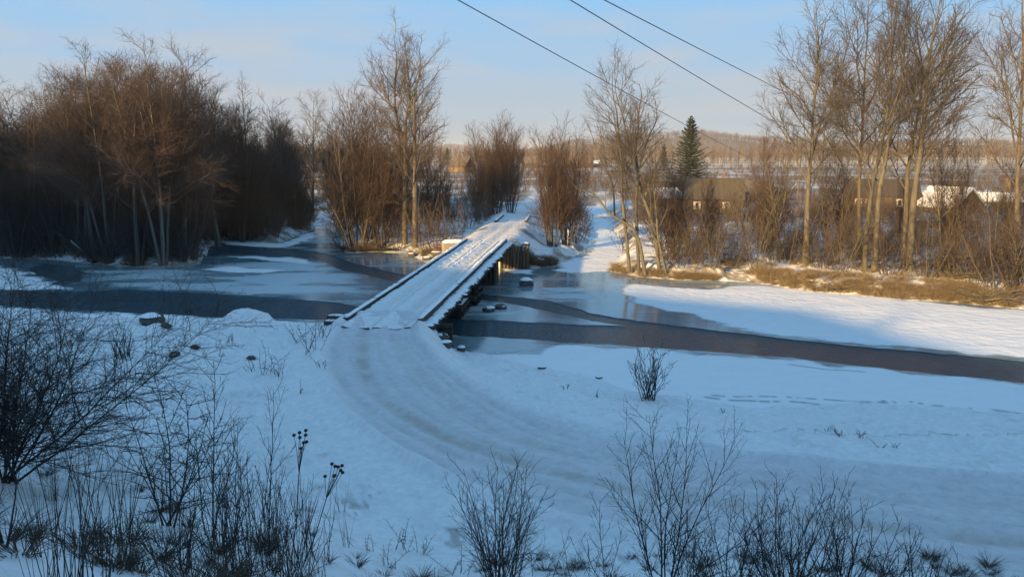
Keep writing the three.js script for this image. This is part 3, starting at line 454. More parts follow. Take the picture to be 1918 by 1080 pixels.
// --- plain beyond: low brush, then a far belt of birch wood, then the wooded hills
{
  const R = rng(99), mats = [], m2 = [], m3 = [], low = makeClump(3, 1.6, 6, 111, { split: 0, cols: BARKRED, levels: [{ sides: 3 }, { per: 3, from: .15, ang: .45, len: .4, rel: 1, taper: .4, segs: 2, trop: .06, wob: .3, r: .02, rmin: .018, sides: 3 }, { per: 3, from: .1, ang: .45, len: .5, rel: 0, taper: .2, segs: 1, trop: 0, wob: .3, r: .014, rmin: .012, sides: 3 }] }, .03);
  for (let i = 0; i < 6500; i++) { const d = 140 + 560 * Math.pow(R(), 1.5), x = (R() * 1.45 - .72) * d, n = fbm(x * .03, d * .05 + 4, 3); if (n < .4 && d < 330) continue; if (d > 330 && n < .45) continue; H(x, d); if (info.s < 1.2 || info.road > 0) continue; if (pathDist(x, d, ROAD2S)[0] < 4) continue; const s = .5 + R() * .8; mats.push(mat4(x, H(x, d) - .05, -d, R() * 6.28, s, s * (.8 + .5 * R()))); }
  stuff('plain_brush', merged(low), M.plant, mats, 'low reddish brush scattered over the snowy plain', 'brush');
  const farT = (seed, cols) => merged(makeTree(17, seed, { split: 0, cols, levels: [{ sides: 4 }, { n: 16, from: .3, ang: .5, len: .26, rel: 1, taper: .6, segs: 3, trop: .1, wob: .25, r: .07, rmin: .05, sides: 3 }, { per: 1.8, from: .2, ang: .5, len: .45, rel: 1, taper: .3, segs: 2, trop: .05, wob: .3, r: .045, rmin: .035, sides: 3 }, { per: 1.5, from: .2, ang: .5, len: 1.0, rel: 0, taper: .3, segs: 1, trop: .05, wob: .3, r: .03, rmin: .025, sides: 3 }] }, 1));
  const pale = [[.42, .38, .33], [.20, .155, .12], [.16, .115, .09], [.15, .105, .085]], far1 = farT(121, pale), far2 = farT(122, BARKRED);
  const belt = (list, n, d0, d1, xa, xb, s0, s1) => { for (let i = 0; i < n; i++) { const d = mix(d0, d1, R()), x = mix(xa, xb, R()) * d, s = mix(s0, s1, R()); list.push(mat4(x, H(x, d) - .2, -d, R() * 6.28, s, s * (.85 + .3 * R()))); } };
  belt(m2, 1100, 720, 900, -.72, .72, .75, 1.15); belt(m3, 900, 640, 1000, -.72, .72, .6, 1.05); belt(m3, 420, 330, 640, -.72, .12, .45, .8); belt(m2, 700, 1000, 1600, -.72, .72, .9, 1.3);
  stuff('birch_wood', far1, M.plant, m2, 'far belt of pale-stemmed birch wood across the plain', 'wood'); stuff('mixed_wood', far2, M.plant, m3, 'far brown leafless wood at the edge of the plain', 'wood');
  // hills
  const hill = (name, d0, list, depth, cols, trees) => {
    const N = 120, Mm = 14, pos = [], idx = [], x0 = list[0][0], x1 = list[list.length - 1][0];
    const crest = (px) => { let k = 0; while (k < list.length - 2 && px > list[k + 1][0]) k++; const t = clamp((px - list[k][0]) / (list[k + 1][0] - list[k][0])), r = ray(959, mix(list[k][1], list[k + 1][1], t * t * (3 - 2 * t))); return EYE + r[1] * d0 / r[2]; };
    const hh = (px, v) => (crest(px) + (fbm(px * .02, v * 3 + d0, 4) - .5) * d0 * .006) * Math.sin(Math.PI * clamp(v / 1.2 + .02)) ** .9;
    for (let j = 0; j <= Mm; j++) for (let i = 0; i <= N; i++) { const px = mix(x0, x1, i / N), v = j / Mm * 1.2, d = d0 + (v - .6) * depth; pos.push((px - 959) / FOCAL * d0, hh(px, v) - 6, -d); }
    for (let j = 0; j < Mm; j++) for (let i = 0; i < N; i++) { const a = j * (N + 1) + i, b = a + 1, c = a + N + 1, e = c + 1; idx.push(a, b, c, b, e, c); }
    const g = new THREE.BufferGeometry(); g.setAttribute('position', new THREE.Float32BufferAttribute(pos, 3)); g.setIndex(idx); g.computeVertexNormals();
    struct('hill', g, new THREE.MeshStandardMaterial({ color: new THREE.Color(...cols), roughness: 1 }));
    const list2 = []; for (let i = 0; i < trees; i++) { const px = mix(x0, x1, R()), v = R() * .66, d = d0 + (v - .6) * depth, s = d0 / 2600 * mix(.9, 1.3, R()); list2.push(mat4((px - 959) / FOCAL * d0, hh(px, v) - 6.5, -d, R() * 6.28, s * 1.5, s)); }
    if (trees) stuff('hill_wood', far2, M.plant, list2, name, 'wood');
  };
  hill('leafless wood covering the long low hill on the right horizon', 2600, [[900, 300], [1000, 288], [1080, 268], [1200, 256], [1290, 250], [1340, 256], [1420, 264], [1520, 270], [1650, 272], [1800, 270], [1950, 276], [2300, 290]], 900, [.21, .165, .14], 6000);
  hill('', 7000, [[780, 292], [820, 276], [850, 268], [880, 270], [920, 284], [960, 292]], 2000, [.14, .13, .14], 0);
  // dark spruces dotting the hill and the village spruce come from one builder
}
function makeSpruce(h, w, seed, rows) {
  const R = rng(seed), T = new Limbs(), C = new Limbs(); T.tube([V(0, -.3, 0), V(.05, h * .5, 0), V(0, h, .05)], h * .014, .02, 7, [.10, .075, .055]);
  for (let q = 0; q < rows; q++) { const t = Math.pow((q + .5) / rows, .9), y = h * (.07 + .92 * t), L = w * Math.pow(1 - t, .8) * (.78 + .4 * R()) + .12, n = 7 + Math.floor(R() * 3); let a = R() * 6.28;
    for (let b = 0; b < n; b++) { a += 6.283 / n + (R() - .5) * .35; const l = L * (.7 + .5 * R()), dir = V(Math.cos(a), .25 - .62 * (1 - t), Math.sin(a)).normalize(), pts = wander(V(0, y + (R() - .5) * .3, 0), dir, l, 5, .09, .1, R); C.tube(pts, .035, .012, 3, [.05, .042, .03]);
      const side = V(-Math.sin(a), 0, Math.cos(a));
      for (let k = 0; k < 5; k++) for (let m = 0; m < 4; m++) for (const sg of [-1, 1]) { const p = pts[k].clone().lerp(pts[k + 1], (m + R()) / 4), ll = (.22 + .32 * l * .3) * (.6 + .7 * R()) * (1 - .5 * k / 5), f = .75 + .5 * R(), e = p.clone().addScaledVector(side, sg * ll).addScaledVector(dir, ll * .5); e.y -= ll * (.25 + .5 * R()); C.tube([p, e], (.05 + h * .0014), .015, 3, [.032 * f, .045 * f, .026 * f]); } } }
  return [T.geo(), C.geo()];
}
{
  const sp1 = makeSpruce(22, 7.2, 501, 34), [x, d] = drop(1290, 376), p = onLand(x, d, .1), r = ray(1291, 214), s = (EYE + r[1] * d / r[2] - p.y) / 22.2;
  plantOf('spruce_tree', 'large dark green spruce standing behind the brown village house', 'tree', sp1, p, .4, s);
  const sp2 = makeSpruce(9, 2.2, 502, 16), g2 = merged(sp2), R = rng(503);
  const spots = [[1243, 322, 270, 'small dark spruce left of the large spruce'], [760, 318, 280, 'dark conifer behind the tallest tree left of the bridge'], [838, 312, 276, 'small dark conifer left of the far dark-gabled hut']];
  for (const [px, py, top, l] of spots) { const [x, d] = drop(px, py), p = onLand(x, d, .1), r = ray(px, top), s = (EYE + r[1] * d / r[2] - p.y) / 9; plantOf('spruce_tree', l, 'tree', sp2, p, R() * 6, s); }
}

// ---------------------------------------------------------------- the timber bridge
const boxG = (w, h, l, b = .02) => { const s = new THREE.Shape([[-w / 2 + b, -h / 2], [w / 2 - b, -h / 2], [w / 2, -h / 2 + b], [w / 2, h / 2 - b], [w / 2 - b, h / 2], [-w / 2 + b, h / 2], [-w / 2, h / 2 - b], [-w / 2, -h / 2 + b]].map(([x, y]) => new THREE.Vector2(x, y))); const g = new THREE.ExtrudeGeometry(s, { depth: l, bevelEnabled: false }); g.translate(0, 0, -l / 2); return g; };
function logG(r, l, sides = 8, seed = 1) { const g = new THREE.CylinderGeometry(r * .93, r, l, sides, 3), p = g.attributes.position, R = rng(seed); const k = [...Array(4)].map(() => .92 + .16 * R()); for (let i = 0; i < p.count; i++) { const y = p.getY(i), f = k[Math.round((y / l + .5) * 3)]; p.setX(i, p.getX(i) * f + Math.sin(y * 1.1 + seed) * r * .12); p.setZ(i, p.getZ(i) * f); } g.computeVertexNormals(); return g; }
// soft bank of snow lying on a piece: domed, with an uneven rim
function snowCapG(w, l, h, seed, nx = 4, nz = 5) { const R = rng(seed), pos = [], idx = [], uv = []; for (let j = 0; j <= nz; j++) for (let i = 0; i <= nx; i++) { const u = i / nx * 2 - 1, v = j / nz * 2 - 1, rim = i === 0 || i === nx || j === 0 || j === nz, e = (1 - u ** 4) * (1 - v ** 4); const x = u * w / 2 * (1 + (rim ? (R() - .5) * .12 : 0)), z = v * l / 2 * (1 + (rim ? (R() - .5) * .10 : 0)); pos.push(x, rim ? -.012 : h * (.55 + .45 * e) * (.8 + .4 * R()), z); uv.push(x, z); } for (let j = 0; j < nz; j++) for (let i = 0; i < nx; i++) { const a = j * (nx + 1) + i, b = a + 1, c = a + nx + 1, d = c + 1; idx.push(a, c, b, b, c, d); } const g = new THREE.BufferGeometry(); g.setAttribute('position', new THREE.Float32BufferAttribute(pos, 3)); g.setAttribute('uv', new THREE.Float32BufferAttribute(uv, 2)); g.setIndex(idx); g.computeVertexNormals(); return g; }
function place(m, x, y, z, rx = 0, ry = 0, rz = 0) { m.position.set(x, y, z); m.rotation.set(rx, ry, rz); return m; }
{
  const R = rng(301), B = thing('timber_bridge', 'long snow-covered timber bridge with log curbs crossing the half-frozen river', 'bridge', V(BR0[0], 0, -BR0[1]), -Math.atan2(BRX, BRD));
  // local frame: x across (right), y up, -z along
  const logs = [0, 1, 2, 3].map((k) => { const g = logG(.13, 6, 8, 310 + k); g.rotateZ(Math.PI / 2); return g; }), caps = [0, 1, 2, 3, 4].map((k) => snowCapG(.84, .27, .085, 320 + k)), capsL = [0, 1, 2].map((k) => snowCapG(.6, .27, .075, 330 + k));
  const TOP = DECK - .13, n = Math.floor(BRL / .285);
  for (let i = 0; i < n; i++) {
    const z = -(i + .5) * .285, off = (R() - .5) * .34 + .12, L = .98 + .06 * R(), y = TOP - .13 + (R() - .5) * .05;
    const m = place(part('cross_log', logs[i % 4], [M.woodDark, M.wood][i % 3 === 0 ? 1 : 0], B), off, y, z, 0, (R() - .5) * .03, (R() - .5) * .01); m.scale.x = L;
    if (i > 2 || R() > .3) { const e = off + 3 * L; place(part('snow_cap', caps[i % 5], M.snow, B), e - .43 - R() * .05, y + .115, z, 0, (R() - .5) * .25, -.04).scale.set(.9 + .2 * R(), .7 + .8 * R(), .93); }
    if (i > 2 && R() > .25) place(part('snow_cap', capsL[i % 3], M.snow, B), off - 3 * L + .26, y + .115, z, 0, (R() - .5) * .25, .04).scale.set(.9 + .3 * R(), .7 + .6 * R(), .93);
  }
  // stringers under the deck
  for (const x of [-2.3, -1.2, 0, 1.2, 2.35]) for (let k = 0; k < 5; k++) { const l = BRL / 5 + .5, g = logG(.17, l, 8, 340 + k); g.rotateX(Math.PI / 2); place(part('stringer', g, M.woodDark, B), x + (R() - .5) * .12, TOP - .43 + (k % 2) * .03, -BRL / 5 * (k + .5)); }
  // log curbs, each length its own timber with snow on top
  const beam = boxG(.29, .38, BRL / 7 - .04, .05), cap = [0, 1, 2].map((k) => snowCapG(.28, BRL / 7 - .1, .085, 350 + k, 4, 26));
  for (const [x, last] of [[-2.28, 7], [2.22, 7]]) for (let k = 0; k < last; k++) { const g = place(part('curb_beam', beam, k % 2 ? M.woodDark : M.wood, B), x + (R() - .5) * .08, TOP + .18 + R() * .03, -BRL / 7 * (k + .5) - .2, (R() - .5) * .008, (R() - .5) * .012, (R() - .5) * .12); place(part('snow_cap', cap[k % 3], M.snow, g), 0, .188, 0); }
  // deck snow: trodden strips with slits along the runner planks
  const runner = boxG(.95, .05, BRL / 8 - .03, .012); for (const x of [-.95, 1.0]) for (let k = 0; k < 8; k++) place(part('runner_plank', runner, M.wood, B), x + (R() - .5) * .05, TOP + .01, -BRL / 8 * (k + .5));
  const strip = (xa, xb, seed, hgt, packed) => { const nx = 16, nz = 220, pos = [], uv = [], idx = [], col = []; for (let j = 0; j <= nz; j++) for (let i = 0; i <= nx; i++) { const z = j / nz * (BRL + 1.7) - 1.5, u = i / nx, open = (s) => .004 + .055 * ss(.45, .65, fbm(z * .3 + s, s * 3.1, 3)) , a = xa + open(seed), b = xb - open(seed + 9), x = mix(a, b, u), rim = i === 0 || i === nx; let y = TOP + .115 + hgt(x, z) + (fbm(x * 2.2 + seed, z * 1.6, 4) - .5) * .17; pos.push(x, rim ? TOP + .02 : y, -z); uv.push(x / 3, z / 3); const p = packed(x, z) * (.4 + .9 * fbm(x * 1.5, z * .5 + seed, 3)); col.push(mix(.86, .68, p), mix(.865, .64, p), mix(.88, .60, p)); } for (let j = 0; j < nz; j++) for (let i = 0; i < nx; i++) { const a = j * (nx + 1) + i, b = a + 1, c = a + nx + 1, d = c + 1; idx.push(a, b, c, b, d, c); } const g = new THREE.BufferGeometry(); g.setAttribute('position', new THREE.Float32BufferAttribute(pos, 3)); g.setAttribute('uv', new THREE.Float32BufferAttribute(uv, 2)); g.setAttribute('color', new THREE.Float32BufferAttribute(col, 3)); g.setIndex(idx); g.computeVertexNormals(); return g; };
  const rut = (x, c) => Math.exp(-(((x - c) / .42) ** 2)), hg = (x, z) => .05 - .06 * rut(x, -.95) - .07 * rut(x, 1.0) + .09 * Math.exp(-(((x + .1) / .3) ** 2)) * fbm(z * .6, 2, 2) * 2 + .10 * ss(1.6, 2.1, Math.abs(x)), pk = (x, z) => Math.min(.9, rut(x, 1.0) * .85 + rut(x, -.95) * .5) * ss(-2, 12, z);
  const sm = M.snowLand; [[-2.12, -.30, 1], [-.29, 1.62, 5], [1.64, 2.08, 21]].forEach(([a, b, s]) => part('deck_snow', strip(a, b, s, hg, pk), sm, B));
  // piers: log cribs standing on the river bed
  const crib = (z0, z1, xa, xb, y0, y1, seed) => { const rows = Math.round((y1 - y0) / .3); for (let k = 0; k < rows; k++) { const y = y0 + .15 + k * .3, along = k % 2 === 0; for (const e of [0, 1]) { if (along) { const g = logG(.15, z1 - z0 + .5, 8, seed + k); g.rotateX(Math.PI / 2); place(part('crib_log', g, M.woodDark, B), e ? xb : xa, y, -(z0 + z1) / 2); } else { const g = logG(.15, xb - xa + .6, 8, seed + k); g.rotateZ(Math.PI / 2); place(part('crib_log', g, M.woodDark, B), (xa + xb) / 2, y, e ? -z1 : -z0); } } } const f = boxG(xb - xa - .24, y1 - y0 - .1, z1 - z0 - .24, .05); place(part('crib_fill', f, M.woodDark, B), (xa + xb) / 2, (y0 + y1) / 2, -(z0 + z1) / 2); };
  crib(16.5, 20.5, -2.6, 2.0, -.6, 1.0, 401); crib(17.3, 19.7, -2.4, 1.7, 1.0, 2.2, 421); place(part('snow_cap', snowCapG(.7, 3.4, .16, 409), M.snow, B), 1.75, 1.13, -18.5);
  crib(25.5, 28.5, -2.5, 1.9, -.6, 2.2, 441); crib(22.6, 24.2, .4, 2.4, -.6, .7, 461);
  const post = [0, 1, 2].map((k) => logG(.16, 3.3, 8, 470 + k));
  for (const z of [34.2, 36.2]) { for (let k = 0; k < 13; k++) place(part('pile', post[k % 3], k % 4 ? M.woodDark : M.wood, B), -2.35 + k * .41, .85 + (R() - .5) * .1, -z + (R() - .5) * .06); const g = logG(.17, 5.6, 8, 480); g.rotateZ(Math.PI / 2); place(part('cap_log', g, M.woodDark, B), .1, 2.28, -z + .3); }
  for (let k = 0; k < 6; k++) place(part('pile', post[k % 3], k % 2 ? M.woodOld : M.wood, B), 2.62, .85, -34.2 - k * .36);
  for (let k = 0; k < 18; k++) place(part('abutment_plank', post[k % 3], k % 3 ? M.woodOld : M.wood, B), 1.9 + k * .0 + (k % 9) * .37, .95 + (R() - .5) * .1, -(46.4 + (k < 9 ? 0 : .3)));
  for (let k = 0; k < 5; k++) { const g = logG(.16, 7.2, 8, 490 + k); g.rotateZ(Math.PI / 2); place(part('abutment_log', g, M.woodDark, B), .25, 2.45 - k * .31, -2.1 - k * .05); }
  // sawn ends stacked at the near left corner
  for (const [x, y, z] of [[-3.1, 2.86, -.4], [-3.05, 3.1, -.9]]) { const g = boxG(1.1, .26, .3, .03); const m = place(part('corner_block', g, M.wood, B), x, y, z); place(part('snow_cap', snowCapG(1.08, .3, .08, 499), M.snow, m), 0, .13, 0); }
}
// second short bridge on the road beyond: only its curbs rise out of the snow
{
  const R = rng(305), curve = (d) => { let k = 0; while (k < ROAD2S.length - 2 && ROAD2S[k + 1][1] < d) k++; const a = ROAD2S[k], b = ROAD2S[k + 1], t = (d - a[1]) / (b[1] - a[1]); return [mix(a[0], b[0], t), Math.atan2(b[0] - a[0], b[1] - a[1])]; };
  for (const [sd, l] of [[-2.2, 'snowy log curb on the left of the road beyond the bridge'], [2.2, 'snowy log curb on the right of the road beyond the bridge']]) { const [x, a] = curve(130), o = thing('log_curb', l, 'curb', V(x + sd, 2.9, -130), -a); const g = boxG(.3, .42, 13, .06); place(part('beam', g, M.wood, o), 0, .16, 0); place(part('snow_cap', snowCapG(.32, 12.9, .12, 507, 4, 30), M.snow, o), 0, .37, 0); }
  const b = thing('concrete_block', 'sunlit pale concrete block topped with snow beside the bridge left curb end', 'block', stand(882, 452, .1), .3); b.position.set(-6.6, H(-6.6, 96.5) - .1, -96.5); const hb = 2.9 - b.position.y; place(part('body', boxG(2.6, hb, 1.3, .06), new THREE.MeshStandardMaterial({ color: new THREE.Color(.33, .29, .25), roughness: .9, bumpMap: snowBump, bumpScale: .03 }), b), 0, hb / 2, 0); place(part('snow_cap', snowCapG(2.6, 1.3, .3, 509, 8, 6), M.snow, b), 0, hb, 0);
}

// ---------------------------------------------------------------- stones, logs, mounds of grass
function stoneG(r, seed, flat = .6) { const g = new THREE.IcosahedronGeometry(r, 2), p = g.attributes.position, c = []; for (let i = 0; i < p.count; i++) { const v = V(p.getX(i), p.getY(i), p.getZ(i)).normalize(), f = .55 + .85 * fbm(v.x * 1.6 + seed, v.y * 1.6 + v.z * 1.3 + seed, 3); p.setXYZ(i, v.x * r * f, v.y * r * f * flat, v.z * r * f * .85); const s = .7 + .6 * fbm(v.x * 5 + seed, v.z * 5 + v.y * 4, 3); c.push(.085 * s, .075 * s, .068 * s); } g.setAttribute('color', new THREE.Float32BufferAttribute(c, 3)); g.computeVertexNormals(); return g; }
function boulder(label, p, r, seed, snowK, flat = .6) { const o = thing('boulder', label, 'rock', p, seed); part('stone', stoneG(r, seed, flat), M.rock, o).position.y = r * flat * .45; if (snowK) { const g = new THREE.SphereGeometry(r * .92, 14, 6, 0, 6.283, 0, 1.25), q = g.attributes.position; for (let i = 0; i < q.count; i++) { const f = .9 + .25 * fbm(q.getX(i) * 2 / r + seed, q.getZ(i) * 2 / r, 3); q.setXYZ(i, q.getX(i) * f, q.getY(i) * flat * .92 * snowK, q.getZ(i) * f * .85); } g.computeVertexNormals(); place(part('snow_cap', g, M.snow, o), -r * .05, r * flat * .8, r * .02); } return o; }
const onIce = (px, py) => { const [x, d] = G(px, py, .06); return V(x, .03, -d); };
boulder('dark boulder with a snow cap on the near shore left of the snow mound', stand(283, 606), .95, 1, .8);
boulder('small dark stone beside the capped boulder on the near left shore', stand(311, 612), .35, 2, 0);
boulder('squarish snow-topped stone standing alone in the ice beyond the bridge shadow', onIce(985, 534), .72, 3, 1, .7);
boulder('left of two snow-capped stones in the frosted ice beside the bridge', onIce(917, 582), .6, 4, 1, .45);
boulder('right, darker of two stones in the frosted ice beside the bridge', onIce(937, 577), .65, 5, .5, .4);
boulder('upper dark stone at the edge of the road just right of the bridge start', stand(828, 634), .42, 6, .7);
boulder('lower dark stone at the edge of the road below the bridge start', stand(835, 648), .45, 7, .7);
boulder('dark stone tip at the near shore further right of the bridge start', stand(864, 656), .35, 8, 1);
boulder('lone dark stone at the near shore edge right of the road bend', stand(1015, 690), .26, 9, .9, .4); boulder('stone tip on the snowy shore mound right of the road bend', stand(1054, 693), .16, 10, 0); boulder('flat dark stone on the shore below the snowy shore mound', stand(1122, 708), .26, 11, .9, .35);
boulder('dark stone right of the round shore shrub', stand(1287, 736), .4, 12, .3); boulder('dark stone at the left end of the tracks across the snowy ice', stand(1325, 748), .3, 13, 0);
boulder('stone poking from snow left of the dry stalks on the near bank', stand(326, 668), .32, 14, .4); boulder('small stone beside the weeds left of the mound', stand(365, 652), .26, 15, .3);
boulder('dark stone under bare twigs on the near bank mound', stand(470, 672), .22, 16, 0);
boulder('pale stone at the ice edge under the bush left of the curb', stand(772, 480), .7, 17, .6); boulder('lower stone of the rubble beside the left bridge curb', stand(800, 487), .6, 18, .7); boulder('upper stone of the rubble beside the left bridge curb', stand(818, 478), .75, 19, .6); boulder('snowy stone on the embankment above the wooden abutment', stand(985, 462), .6, 20, .9); boulder('snowy stone on the shore right of the wooden abutment', stand(1012, 492), .7, 21, .8);
// leaning dead trunk on the left bank
{ const a = stand(172, 492), T = new Limbs(); const o = thing('fallen_trunk', 'long dark fallen trunk slanting down from the left bank to the ice', 'log', a); const end = G(100, 440, 3.2); T.tube([V(.4, .05, .4), V(-1.2, .9, -.6), V(-2.6, 1.8, -1.4), V(-4.4, 2.9, -2.2), V(-6.4, 4.2, -3)], .26, .1, 8, [.05, .04, .033]); part('trunk', T.geo(), M.plant, o); const S = snowCapG(.24, 4.6, .05, 611, 3, 14); const m = place(part('snow_cap', S, M.snow, o), -1.75, 1.42, -.95); m.lookAt(m.getWorldPosition(V(0, 0, 0)).clone().add(V(-3.1, 2.0, -1.9))); }
// driftwood heaps
function heap(label, p, w, n, seed, cols = BARK) { const R = rng(seed), o = thing('brush_heap', label, 'branch heap', p), T = new Limbs(), C = new Limbs(); for (let k = 0; k < n; k++) { const a = R() * 6.28, l = w * (.6 + R()), s = V((R() - .5) * w, .05 + R() * .25, (R() - .5) * w * .6), d = V(Math.cos(a), .05 + .35 * R(), Math.sin(a)); const f = .7 + .6 * R(); (k % 3 ? C : T).tube(wander(s, d.normalize(), l, 4, -.03, .3, R), .03 + .035 * R(), .01, 4, cols[1].map((v) => v * f)); } part('branch', T.geo(), M.plant, o); part('twig', C.geo(), M.plant, o); return o; }
heap('tangle of grey driftwood at the ice edge under the islet willows', stand(722, 470), 2.2, 70, 621); heap('heap of dead branches hanging over the right bank below the leftmost tall poplar', stand(1565, 544), 1.6, 50, 622, BARKTAN); heap('pile of fallen branches at the foot of the bank near the right photo edge', stand(1865, 562), 3, 120, 623, BARKTAN); heap('fallen branches on the grassy slope under the wide poplar', stand(1800, 520), 3, 70, 624, BARKTAN); heap('dark dead branches in the ice beside the left creek mouth', stand(632, 448), 1.6, 40, 625);
heap('reddish-brown heap of dry stems beside the left bridge curb', stand(846, 470), 1.6, 110, 626, [[.2, .07, .04], [.17, .055, .032]]);
{ const p = stand(1778, 496), o = thing('fallen_trunk', 'snow-covered fallen trunk lying in the thicket right of the poplars', 'log', p), g = logG(.17, 8, 8, 631); g.rotateZ(Math.PI / 2); place(part('trunk', g, M.woodOld, o), 2.6, .7, 0, 0, .1, -.02); place(part('snow_cap', snowCapG(7.8, .3, .12, 632, 24, 4), M.snow, o), 2.6, .85, 0, 0, .1, -.02); }

// dry grass: hanging tan tufts along the banks
{
  const blades = (n, h, w, seed, tint) => { const R = rng(seed), L = new Limbs(); for (let k = 0; k < n; k++) { const a = R() * 6.28, s = V(Math.cos(a) * w * R() * .5, 0, Math.sin(a) * w * R() * .5), f = .7 + .6 * R(); L.tube(wander(s, V(Math.cos(a) * (.4 + .5 * R()), .8, Math.sin(a) * (.4 + .5 * R())).normalize(), h * (.6 + .6 * R()), 3, -.26 * R(), .3, R), .012, .004, 3, [tint[0] * f, tint[1] * f, tint[2] * f]); } return L.geo(); };
  const tan = blades(60, .8, 1.0, 641, [.27, .208, .132]), R = rng(642), mats = [], m2 = [];
  const along = (list, n, spread, arr, s0, s1) => { for (let i = 0; i < n; i++) { const k = Math.floor(R() * (list.length - 1)), t = R(), px = mix(list[k][0], list[k + 1][0], t), py = mix(list[k][1], list[k + 1][1], t) - R() * spread, [x, d] = drop(px, py); H(x, d); if (info.s < .05) continue; if (fbm(x * .45 + 2, d * .45, 3) < .42 + .24 * R()) continue; const s = mix(s0, s1, R()); arr.push(mat4(x, H(x, d) - .04, -d, R() * 6.28, s, s * (.7 + .5 * R()))); } };
  along([[1138, 506], [1200, 518], [1270, 523], [1290, 521]], 260, 14, mats, .5, 1.0); along([[1292, 524], [1340, 530]], 60, 10, mats, .6, 1.0); along([[1420, 528], [1500, 543], [1600, 551], [1700, 560], [1800, 566], [1918, 578], [1960, 582]], 1300, 36, mats, .4, .95); along([[1340, 500], [1420, 515], [1500, 510], [1700, 525], [1918, 545]], 620, 30, mats, .4, .8);
  stuff('dry_grass', tan, M.plant, mats, 'tan dry grass hanging along the right river bank', 'grass');
  along([[640, 473], [700, 470]], 60, 6, m2, 1, 1.7); along([[150, 490], [230, 497], [300, 501]], 90, 10, m2, .8, 1.5); along([[0, 482], [100, 484]], 80, 10, m2, .8, 1.4); along([[975, 500], [1040, 498]], 90, 12, m2, .8, 1.5); along([[790, 480], [830, 470]], 30, 8, m2, .7, 1.1);
  stuff('dry_grass', blades(70, .8, .5, 643, [.17, .125, .08]), M.plant, m2, 'brown dry grass tufts on the left bank, the islet and the bridge abutment', 'grass');
}

// ---------------------------------------------------------------- village
const wallM = (c) => new THREE.MeshStandardMaterial({ color: new THREE.Color(...c), map: woodMap, bumpMap: woodMap, bumpScale: .02, roughness: .9 }), glassM = new THREE.MeshStandardMaterial({ color: new THREE.Color(.02, .025, .03), roughness: .1 }), whiteM = new THREE.MeshStandardMaterial({ color: new THREE.Color(.72, .69, .62), roughness: .8 });
function house({ name = 'village_house', label, px, py, w, l, wh, rh, turn, wall, roof, snow = 0, gable, windows = [], chimney }) {
  // ridge runs along local x (length l); the long wall faces local +z
  const o = thing(name, label, 'house', stand(px, py, .15), turn), wm = wallM(wall), rm = snow ? M.snow : wallM(roof), gm = gable ? wallM(gable) : wm;
  place(part('wall', boxG(l, wh, w, .03), wm, o), 0, wh / 2, 0);
  for (const s of [-1, 1]) { const g = new THREE.ExtrudeGeometry(new THREE.Shape([new THREE.Vector2(-w / 2, 0), new THREE.Vector2(w / 2, 0), new THREE.Vector2(0, rh)]), { depth: .14, bevelEnabled: false }); g.rotateY(Math.PI / 2); place(part('gable', g, gm, o), s > 0 ? l / 2 - .16 : -l / 2 + .02, wh, 0); }
  const a = Math.atan2(rh, w / 2), len = Math.hypot(rh, w / 2) + .45; for (const s of [-1, 1]) { const g = boxG(l + .7, .12 + (snow ? .12 : 0), len, .03); const m = place(part('roof_slope', g, rm, o), 0, wh + rh / 2 + .02 - .1, s * (w / 4 + .1), s * a, 0, 0); m.position.y += .12; }
  for (const [x, y, ww, hh] of windows) { const f = place(part('window', boxG(ww, hh, .1, .02), whiteM, o), x, y, w / 2 + .04); place(part('pane', boxG(ww * .45, hh * .74, .04, .01), glassM, f), 0, 0, .05); }
  if (chimney) place(part('chimney', boxG(.6, 1.6, .6, .04), wallM([.3, .18, .13]), o), chimney, wh + rh + .35, -.3); return o;
}
house({ label: 'brown timber house with two white-framed windows before the spruce', px: 1335, py: 396, w: 6.5, l: 11, wh: 2.7, rh: 3.7, turn: -.16, wall: [.15, .10, .065], roof: [.135, .118, .095], windows: [[-3.2, 1.5, 1.4, 1.4], [2.3, 1.5, 1.4, 1.4]], chimney: 1.8 });
house({ name: 'shed', label: 'low shed with a bluish snowy roof left of the brown house', px: 1243, py: 384, w: 6, l: 7, wh: 2, rh: 1.8, turn: .55, wall: [.10, .08, .065], roof: [.2, .2, .2], snow: 1 });
house({ name: 'shed', label: 'grey plank shed right of the brown house behind the slim pale tree', px: 1412, py: 378, w: 5, l: 8, wh: 2.4, rh: 2.4, turn: -.1, wall: [.12, .10, .08], roof: [.22, .19, .16] });
house({ name: 'shed', label: 'tiny red shed right of the brown house', px: 1389, py: 388, w: 2.2, l: 2.4, wh: 2.3, rh: .8, turn: .1, wall: [.42, .11, .08], roof: [.14, .12, .1] });
house({ label: 'dark house with bright white window frames behind the poplar trunks', px: 1648, py: 392, w: 8, l: 13, wh: 3.0, rh: 3.0, turn: -.25, wall: [.13, .105, .075], roof: [.11, .09, .075], windows: [[-4.6, 1.7, 1.3, 1.5], [-2.7, 1.7, 1.3, 1.5], [2.9, 1.7, 1.3, 1.5]], chimney: -2.4 });
house({ label: 'house with one snowy roof slope and an olive gable right of the poplars', px: 1778, py: 398, w: 8.5, l: 9, wh: 1.4, rh: 3.4, turn: 2.0, wall: [.17, .14, .09], roof: [.2, .2, .2], snow: 1, gable: [.15, .12, .07] });
house({ name: 'shed', label: 'low snowy-roofed shed near the right photo edge', px: 1860, py: 388, w: 5, l: 9, wh: 1.6, rh: 1.4, turn: -.2, wall: [.2, .16, .12], roof: [.2, .2, .2], snow: 1 });
